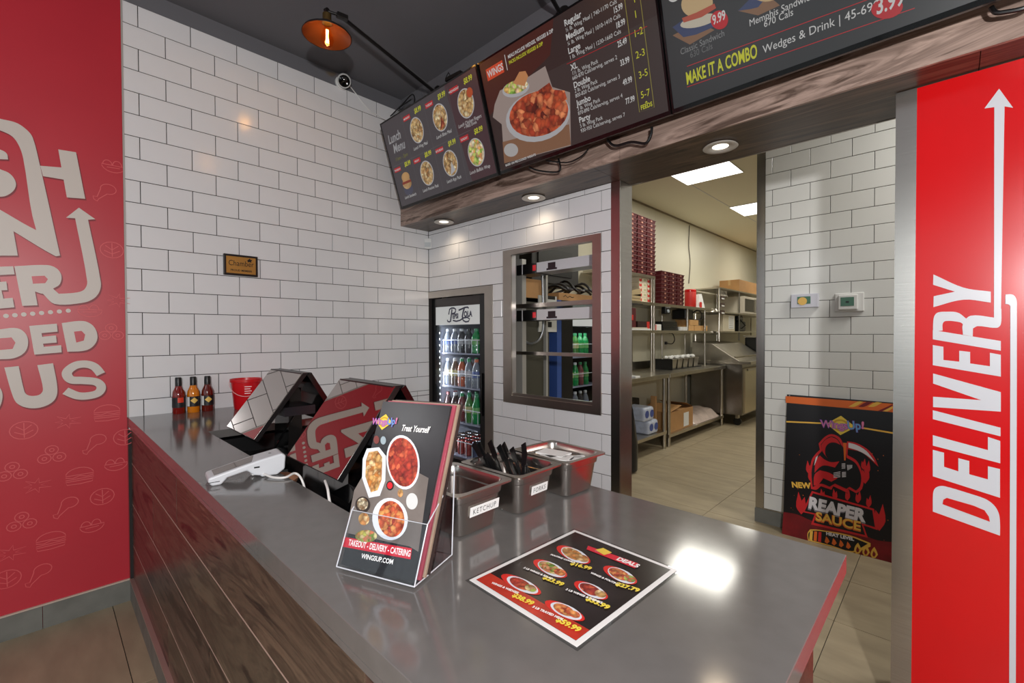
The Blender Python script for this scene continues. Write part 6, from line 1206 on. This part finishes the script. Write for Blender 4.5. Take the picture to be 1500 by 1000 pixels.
t = thing('vacuum_sealer', 'black appliance with a looped hose above the kraft boxes', 'appliance', (0.2, 4.2, 1.55)); MB().box(0.10, 0.30, 4.10, 4.36, 1.53, 1.66).build('case', BLACK, t, bevel=0.01); MB().tube(smooth([(0.30, 4.34, 1.62), (0.32, 4.48, 1.66), (0.32, 4.62, 1.60), (0.28, 4.66, 1.53), (0.2, 4.5, 1.525)]), 0.012, 8).build('hose', BLACK, t, smooth=True)
t = thing('wall_camera', 'small black camera clipped under the upper shelf', 'camera', (0.34, 3.42, 1.66)); MB().box(0.30, 0.36, 3.36, 3.50, 1.575, 1.664).build('case', BLACK, t, bevel=0.008); MB().lathe([(0.022, 0), (0.02, 0.012)], (0.36, 3.42, 1.61), 12, axis=(1, 0, 0)).build('lens', mat('lens_glint', srgb(170, 180, 190), 0.1), t)
t = thing('cup_row', 'row of clear lids and cups on the middle shelf front', 'cups', (0.33, 3.9, 1.366)); 
for k in range(4): MB().lathe([(0.03, 0.0), (0.036, 0.05)], (0.325, 3.86 + 0.05 * k, 1.3655), 10).build('cup', WHITE, t, smooth=True)
t = thing('wall_outlet', 'wall outlet with a black cord on the cream kitchen wall', 'outlet', (0.0, 4.1, 1.2)); MB().box(-0.0005, 0.006, 4.05, 4.13, 1.10, 1.22).build('plate', mat('outlet_ivory', srgb(206, 196, 174), 0.4), t); MB().box(0.006, 0.03, 4.07, 4.11, 1.17, 1.21).build('plug', BLACK, t); MB().tube(smooth([(0.03, 4.09, 1.19), (0.06, 4.2, 1.18), (0.07, 4.26, 1.24), (0.06, 4.22, 1.32), (0.05, 4.12, 1.33)]), 0.007, 6).build('cord', BLACK, t, smooth=True)
# on the table
rk = thing('container_rack', 'black rack holding the steel sauce containers on the work table', 'rack', (0.3, 3.7, 0.862)); MB().box(0.16, 0.42, 3.42, 4.36, 0.8625, 0.872).build('base', BLACK, rk); MB().box(0.16, 0.165, 3.42, 4.36, 0.872, 0.99).build('back', BLACK, rk); MB().box(0.16, 0.42, 3.42, 3.425, 0.872, 1.0).build('end_plate', BLACK, rk)
src = None
for k in range(5):
    lb = 'steel sauce container, %s from the doorway in the black rack' % ordn[k]; loc = (0.32, 3.52 + 0.175 * k, 0.8725)
    if src is None:
        src = thing('steel_container', lb, 'container', loc, 0, 'steel containers in the rack'); MB().add([(-0.07, -0.06, 0), (0.07, -0.06, 0), (0.07, 0.06, 0), (-0.07, 0.06, 0), (-0.085, -0.075, 0.12), (0.085, -0.075, 0.12), (0.085, 0.075, 0.12), (-0.085, 0.075, 0.12)], [(0, 3, 2, 1), (0, 1, 5, 4), (1, 2, 6, 5), (2, 3, 7, 6), (3, 0, 4, 7), (4, 5, 6, 7)]).build('pan_body', SST, src, False); MB().box(-0.088, 0.088, -0.078, 0.078, 0.118, 0.124).build('rim', SST, src, False)
        for s in range(3): MB().lathe([(0.01, 0), (0.03, 0.01), (0.028, 0.03), (0.008, 0.04)], (0.03 * (s - 1), 0.025 * (s % 2), 0.124), 8).build('cup_lid', WHITE, src, False, True)
    else: copy_thing(src, loc, 0, lb)
tb_ = thing('tablet', 'blue-lit tablet on a wedge stand at the near end of the work table', 'tablet', (0.45, 2.2, 0.862)); MB().add([(0.44, 2.10, 0.8625), (0.50, 2.10, 0.8625), (0.50, 2.28, 0.8625), (0.44, 2.28, 0.8625), (0.40, 2.10, 1.03), (0.41, 2.10, 1.03), (0.41, 2.28, 1.03), (0.40, 2.28, 1.03)], [(0, 3, 2, 1), (4, 5, 6, 7), (0, 1, 5, 4), (1, 2, 6, 5), (2, 3, 7, 6), (3, 0, 4, 7)]).build('case', BLACK, tb_); MB().add([(0.496, 2.115, 0.885), (0.496, 2.265, 0.885), (0.416, 2.265, 1.02), (0.416, 2.115, 1.02)], [(0, 1, 2, 3)]).build('display', emat('tablet_glow', srgb(90, 110, 160), 0.8), tb_); tb_.children[1].location.x += 0.004
o = MB().box(0.50, 0.60, 2.16, 2.26, 0.8625, 0.88).build('white_card', WHITE, None, bevel=0.002); tag(o, 'white card lying in front of the blue-lit tablet', 'card')
# under the tables
def towelpack(y, z, lb):
    t = thing('paper_towel_pack', lb, 'paper towels', (0.42, y, z), 0, 'towel packs under the table'); MB().box(-0.11, 0.15, -0.115, 0.115, 0, 0.155).build('wrap', mat('towel_wrap', srgb(196, 204, 222), 0.25, var=0.15, vscale=20), t, False, bevel=0.03, seg=3)
    for s in (-1, 1): MB().lathe([(0.042, 0.0), (0.042, 0.002)], (0.151, 0.055 * s, 0.08), 14, axis=(1, 0, 0)).build('roll_end', mat('towel_blue', srgb(60, 80, 150), 0.4), t, False)
towelpack(2.62, 0.2055, 'blue and white towel pack resting on the lower table shelf'); towelpack(2.52, 0.362, 'blue and white towel pack stacked on the other one')
t = thing('dark_crate', 'dark crate at the back of the lower table shelf', 'crate', (0.18, 2.4, 0.205)); MB().box(0.06, 0.28, 2.0, 2.84, 0.2055, 0.56).build('crate_body', mat('crate_black', srgb(26, 24, 24), 0.5), t, bevel=0.01); MB().box(0.281, 0.287, 2.1, 2.7, 0.48, 0.53).build('grip', BLACK, t)
carton('cardboard_box', 'upright tan carton squeezed between the two work tables', 0.44, 0.50, 2.80, 2.835, 0.2055, 0.60, tape=False)
t = thing('black_bag', 'black garbage bag slumped beside the doorway guard', 'bag', (0.68, 1.62, 0)); 
bp_ = [(0.05, 0.0), (0.12, 0.02), (0.13, 0.25), (0.11, 0.45), (0.09, 0.60), (0.05, 0.70), (0.02, 0.74)]
a = at(933, 690, 'z', 0.0); b = MB(); b.lathe(bp_, (a.x - 0.09, a.y - 0.08, 0.0), 12)
for v in b.v: v.x += random.uniform(-0.012, 0.012); v.y += random.uniform(-0.012, 0.012)
b.build('sack', mat('bin_bag', srgb(20, 20, 24), 0.25), t, smooth=True); MB().tube([(a.x - 0.12, a.y - 0.06, 0.70), (a.x - 0.05, a.y - 0.05, 0.745), (a.x - 0.08, a.y - 0.04, 0.78)], 0.012, 6).build('knot', MATS['bin_bag'], t, smooth=True)
t = carton('cardboard_box', 'open cardboard box with a white label under the farther work table', 0.20, 0.56, 3.05, 3.72, 0.1455, 0.385, tape=False)
MB().add([(-0.18, -0.335, 0.24), (0.18, -0.335, 0.24), (0.20, -0.05, 0.30), (-0.20, -0.05, 0.30)], [(0, 1, 2, 3), (3, 2, 1, 0)][:1]).build('flap', CARD, t, False); MB().add([(-0.18, 0.335, 0.24), (0.18, 0.335, 0.24), (0.19, 0.12, 0.31), (-0.19, 0.12, 0.31)], [(0, 1, 2, 3)]).build('flap', CARD, t, False); MB().box(0.1805, 0.182, 0.05, 0.20, 0.02, 0.19).build('label', WHITE, t, False)
t = thing('plastic_bundle', 'clear plastic wrapped bundle on the far lower table shelf', 'bundle', (0.36, 4.2, 0.146)); b = MB()
for i in range(9):
    for j in range(7):
        b.v.append(Vector((0.10 + 0.48 * j / 6, 3.76 + 0.88 * i / 8, 0.1465 + (0.0 if i in (0, 8) or j in (0, 6) else 0.13 + random.uniform(-0.035, 0.04)))))
for i in range(8):
    for j in range(6): b.f.append((i * 7 + j, i * 7 + j + 1, (i + 1) * 7 + j + 1, (i + 1) * 7 + j))
b.build('film', mat('film_grey', srgb(196, 178, 168), 0.2, var=0.15, vscale=9), t, smooth=True, subsurf=1)

# ------------------------------------------------------------------ refrigerated prep table
pt = thing('prep_table', 'steel refrigerated prep table with raised hood at the kitchen end', 'prep table', (0.45, 5.6, 0))
PX = 0.83
MB().box(0.10, PX, 4.76, 6.6, 0.16, 0.885).build('cabinet', mat('prep_steel', srgb(150, 146, 140), 0.3, metal=1.0, var=0.1), pt, bevel=0.004)
for y in (4.80, 5.42, 6.02):
    d = MB().box(PX + 0.001, PX + 0.03, y, y + 0.58, 0.19, 0.83).build('door', mat('door_champagne', srgb(206, 194, 166), 0.3, metal=0.8), pt); MB().box(PX + 0.03, PX + 0.045, y + 0.08, y + 0.5, 0.79, 0.82).build('handle', SST, d)
MB().box(0.10, PX + 0.12, 4.74, 6.6, 0.886, 0.93).build('cutting_ledge', SST, pt, bevel=0.004)
MB().prism([(0.12, 0.931), (0.80, 0.931), (0.70, 0.985), (0.42, 1.17), (0.12, 1.20)], 'y', 4.76, 6.05).build('hood', SST, pt, bevel=0.004)
MB().tube([(0.72, 4.80, 0.985), (0.72, 6.0, 0.985)], 0.012, 8).build('hood_handle', SST, pt, smooth=True)
for y in (4.86, 6.45):
    for x in (0.2, 0.74): MB().lathe([(0.045, -0.018), (0.055, -0.012), (0.055, 0.012), (0.045, 0.018)], (x, y, 0.055), 14, axis=(0, 1, 0)).build('caster', BLACK, pt); MB().box(x - 0.02, x + 0.02, y - 0.03, y + 0.03, 0.10, 0.16).build('caster_bracket', SST, pt)
rk = thing('steel_rack', 'tall steel storage rack above the prep table', 'rack', (0.2, 5.8, 1.2))
for z in (1.36, 1.66, 2.03): MB().box(0.03, 0.42, 5.05, 7.9, z - 0.02, z).build('shelf_board', SST, rk)
for y in (5.07, 5.98, 7.85):
    for x in (0.045, 0.405): MB().tube([(x, y, 1.205 if y < 6 else 0.0), (x, y, 2.009)], 0.013, 8).build('post', SST, rk, smooth=True)
for k in range(6): MB().tube([(0.405, 5.08 + 0.06 * k, 1.99), (0.405, 5.08 + 0.06 * k, 1.93), (0.42, 5.08 + 0.06 * k, 1.90)], 0.006, 6).build('hook', SST, rk)
for k in range(3): 
    t = thing('ticket_holder', 'small brown ticket card hanging on the rack corner, %s' % ('top', 'middle', 'bottom')[k], 'card', (0.42, 5.1, 1.9 - 0.1 * k), 0, 'ticket cards on the rack'); MB().box(0.421, 0.43, 5.08, 5.24, 1.84 - 0.11 * k, 1.90 - 0.11 * k).build('card_sheet', mat('card_brown', srgb(70, 52, 44), 0.6), t); MB().box(0.43, 0.431, 5.10, 5.22, 1.85 - 0.11 * k, 1.87 - 0.11 * k).build('text_strip', WHITE, t)
carton('cardboard_box', 'large tan carton on top of the tall kitchen rack', 0.08, 0.40, 6.0, 7.7, 2.0305, 2.23, tape=True)
t = thing('microwave', 'white microwave oven with dark window on the tall rack', 'microwave', (0.25, 6.5, 1.66)); MB().box(0.06, 0.46, 6.05, 6.75, 1.6605, 1.95).build('case', mat('mw_white', srgb(206, 198, 182), 0.4), t, bevel=0.006); MB().box(0.4601, 0.465, 6.10, 6.55, 1.70, 1.91).build('window', BLKGL, t); MB().box(0.465, 0.475, 6.57, 6.60, 1.69, 1.92).build('handle', SST, t); MB().box(0.4601, 0.464, 6.63, 6.73, 1.69, 1.92).build('keypad', mat('mw_grey', srgb(130, 126, 118), 0.4), t)
t = thing('order_printer', 'pale box with a white order notice standing on the prep hood', 'appliance', (0.3, 5.3, 1.36)); MB().box(0.08, 0.38, 5.32, 5.85, 1.3605, 1.63).build('case', mat('pr_grey', srgb(200, 190, 168), 0.5), t, bevel=0.006); MB().box(0.3801, 0.383, 5.56, 5.80, 1.40, 1.61).build('notice', WHITE, t)
for k in range(6): MB().box(0.383, 0.3836, 5.58, 5.76, 1.42 + 0.03 * k, 1.425 + 0.03 * k).build('notice_line', mat('note_ink', srgb(120, 110, 100), 0.6), t)
t = thing('black_mixer', 'black appliance on the tall rack below the microwave', 'appliance', (0.27, 6.1, 1.361)); MB().box(0.14, 0.39, 6.03, 6.38, 1.361, 1.53).build('case', BLACK, t, bevel=0.02); MB().box(0.18, 0.37, 6.06, 6.33, 1.53, 1.625).build('head', BLACK, t, bevel=0.03); MB().tube([(0.39, 6.12, 1.40), (0.46, 6.12, 1.46), (0.38, 6.12, 1.56)], 0.012, 6).build('handle', BLKGL, t, smooth=True)
t = thing('food_bin', 'black ribbed bin with steel lid at the far right of the prep table', 'bin', (0.6, 6.35, 1.1)); MB().box(0.45, 0.75, 6.12, 6.5, 0.931, 1.26).build('bin_body', BLACK, t, bevel=0.02); MB().box(0.43, 0.77, 6.10, 6.52, 1.26, 1.29).build('lid', SST, t, bevel=0.006); 
for k in range(4): MB().box(0.7505, 0.756, 6.16 + 0.08 * k, 6.19 + 0.08 * k, 1.05, 1.23).build('rib', mat('rib_grey', srgb(60, 60, 62), 0.4), t)
t = thing('steel_pan', 'shallow steel pan upside down on the rack middle shelf', 'pan', (0.25, 5.2, 1.36)); MB().lathe([(0.12, 0.0), (0.09, 0.05), (0.02, 0.055)], (0.24, 5.18, 1.6605), 20).build('pan_body', SST, t, smooth=True); MB().tube([(0.36, 5.18, 1.667), (0.40, 5.3, 1.675)], 0.01, 6).build('handle', BLACK, t)

t = thing('ceiling_panel_light', 'lit ceiling panel over the passage behind the delivery wall', 'light', (3.6, 0.75, 3.05), 0, 'kitchen ceiling lights'); MB().box(3.3, 3.9, 0.44, 1.06, 3.043, 3.0495).build('diffuser', PANEL_E, t)
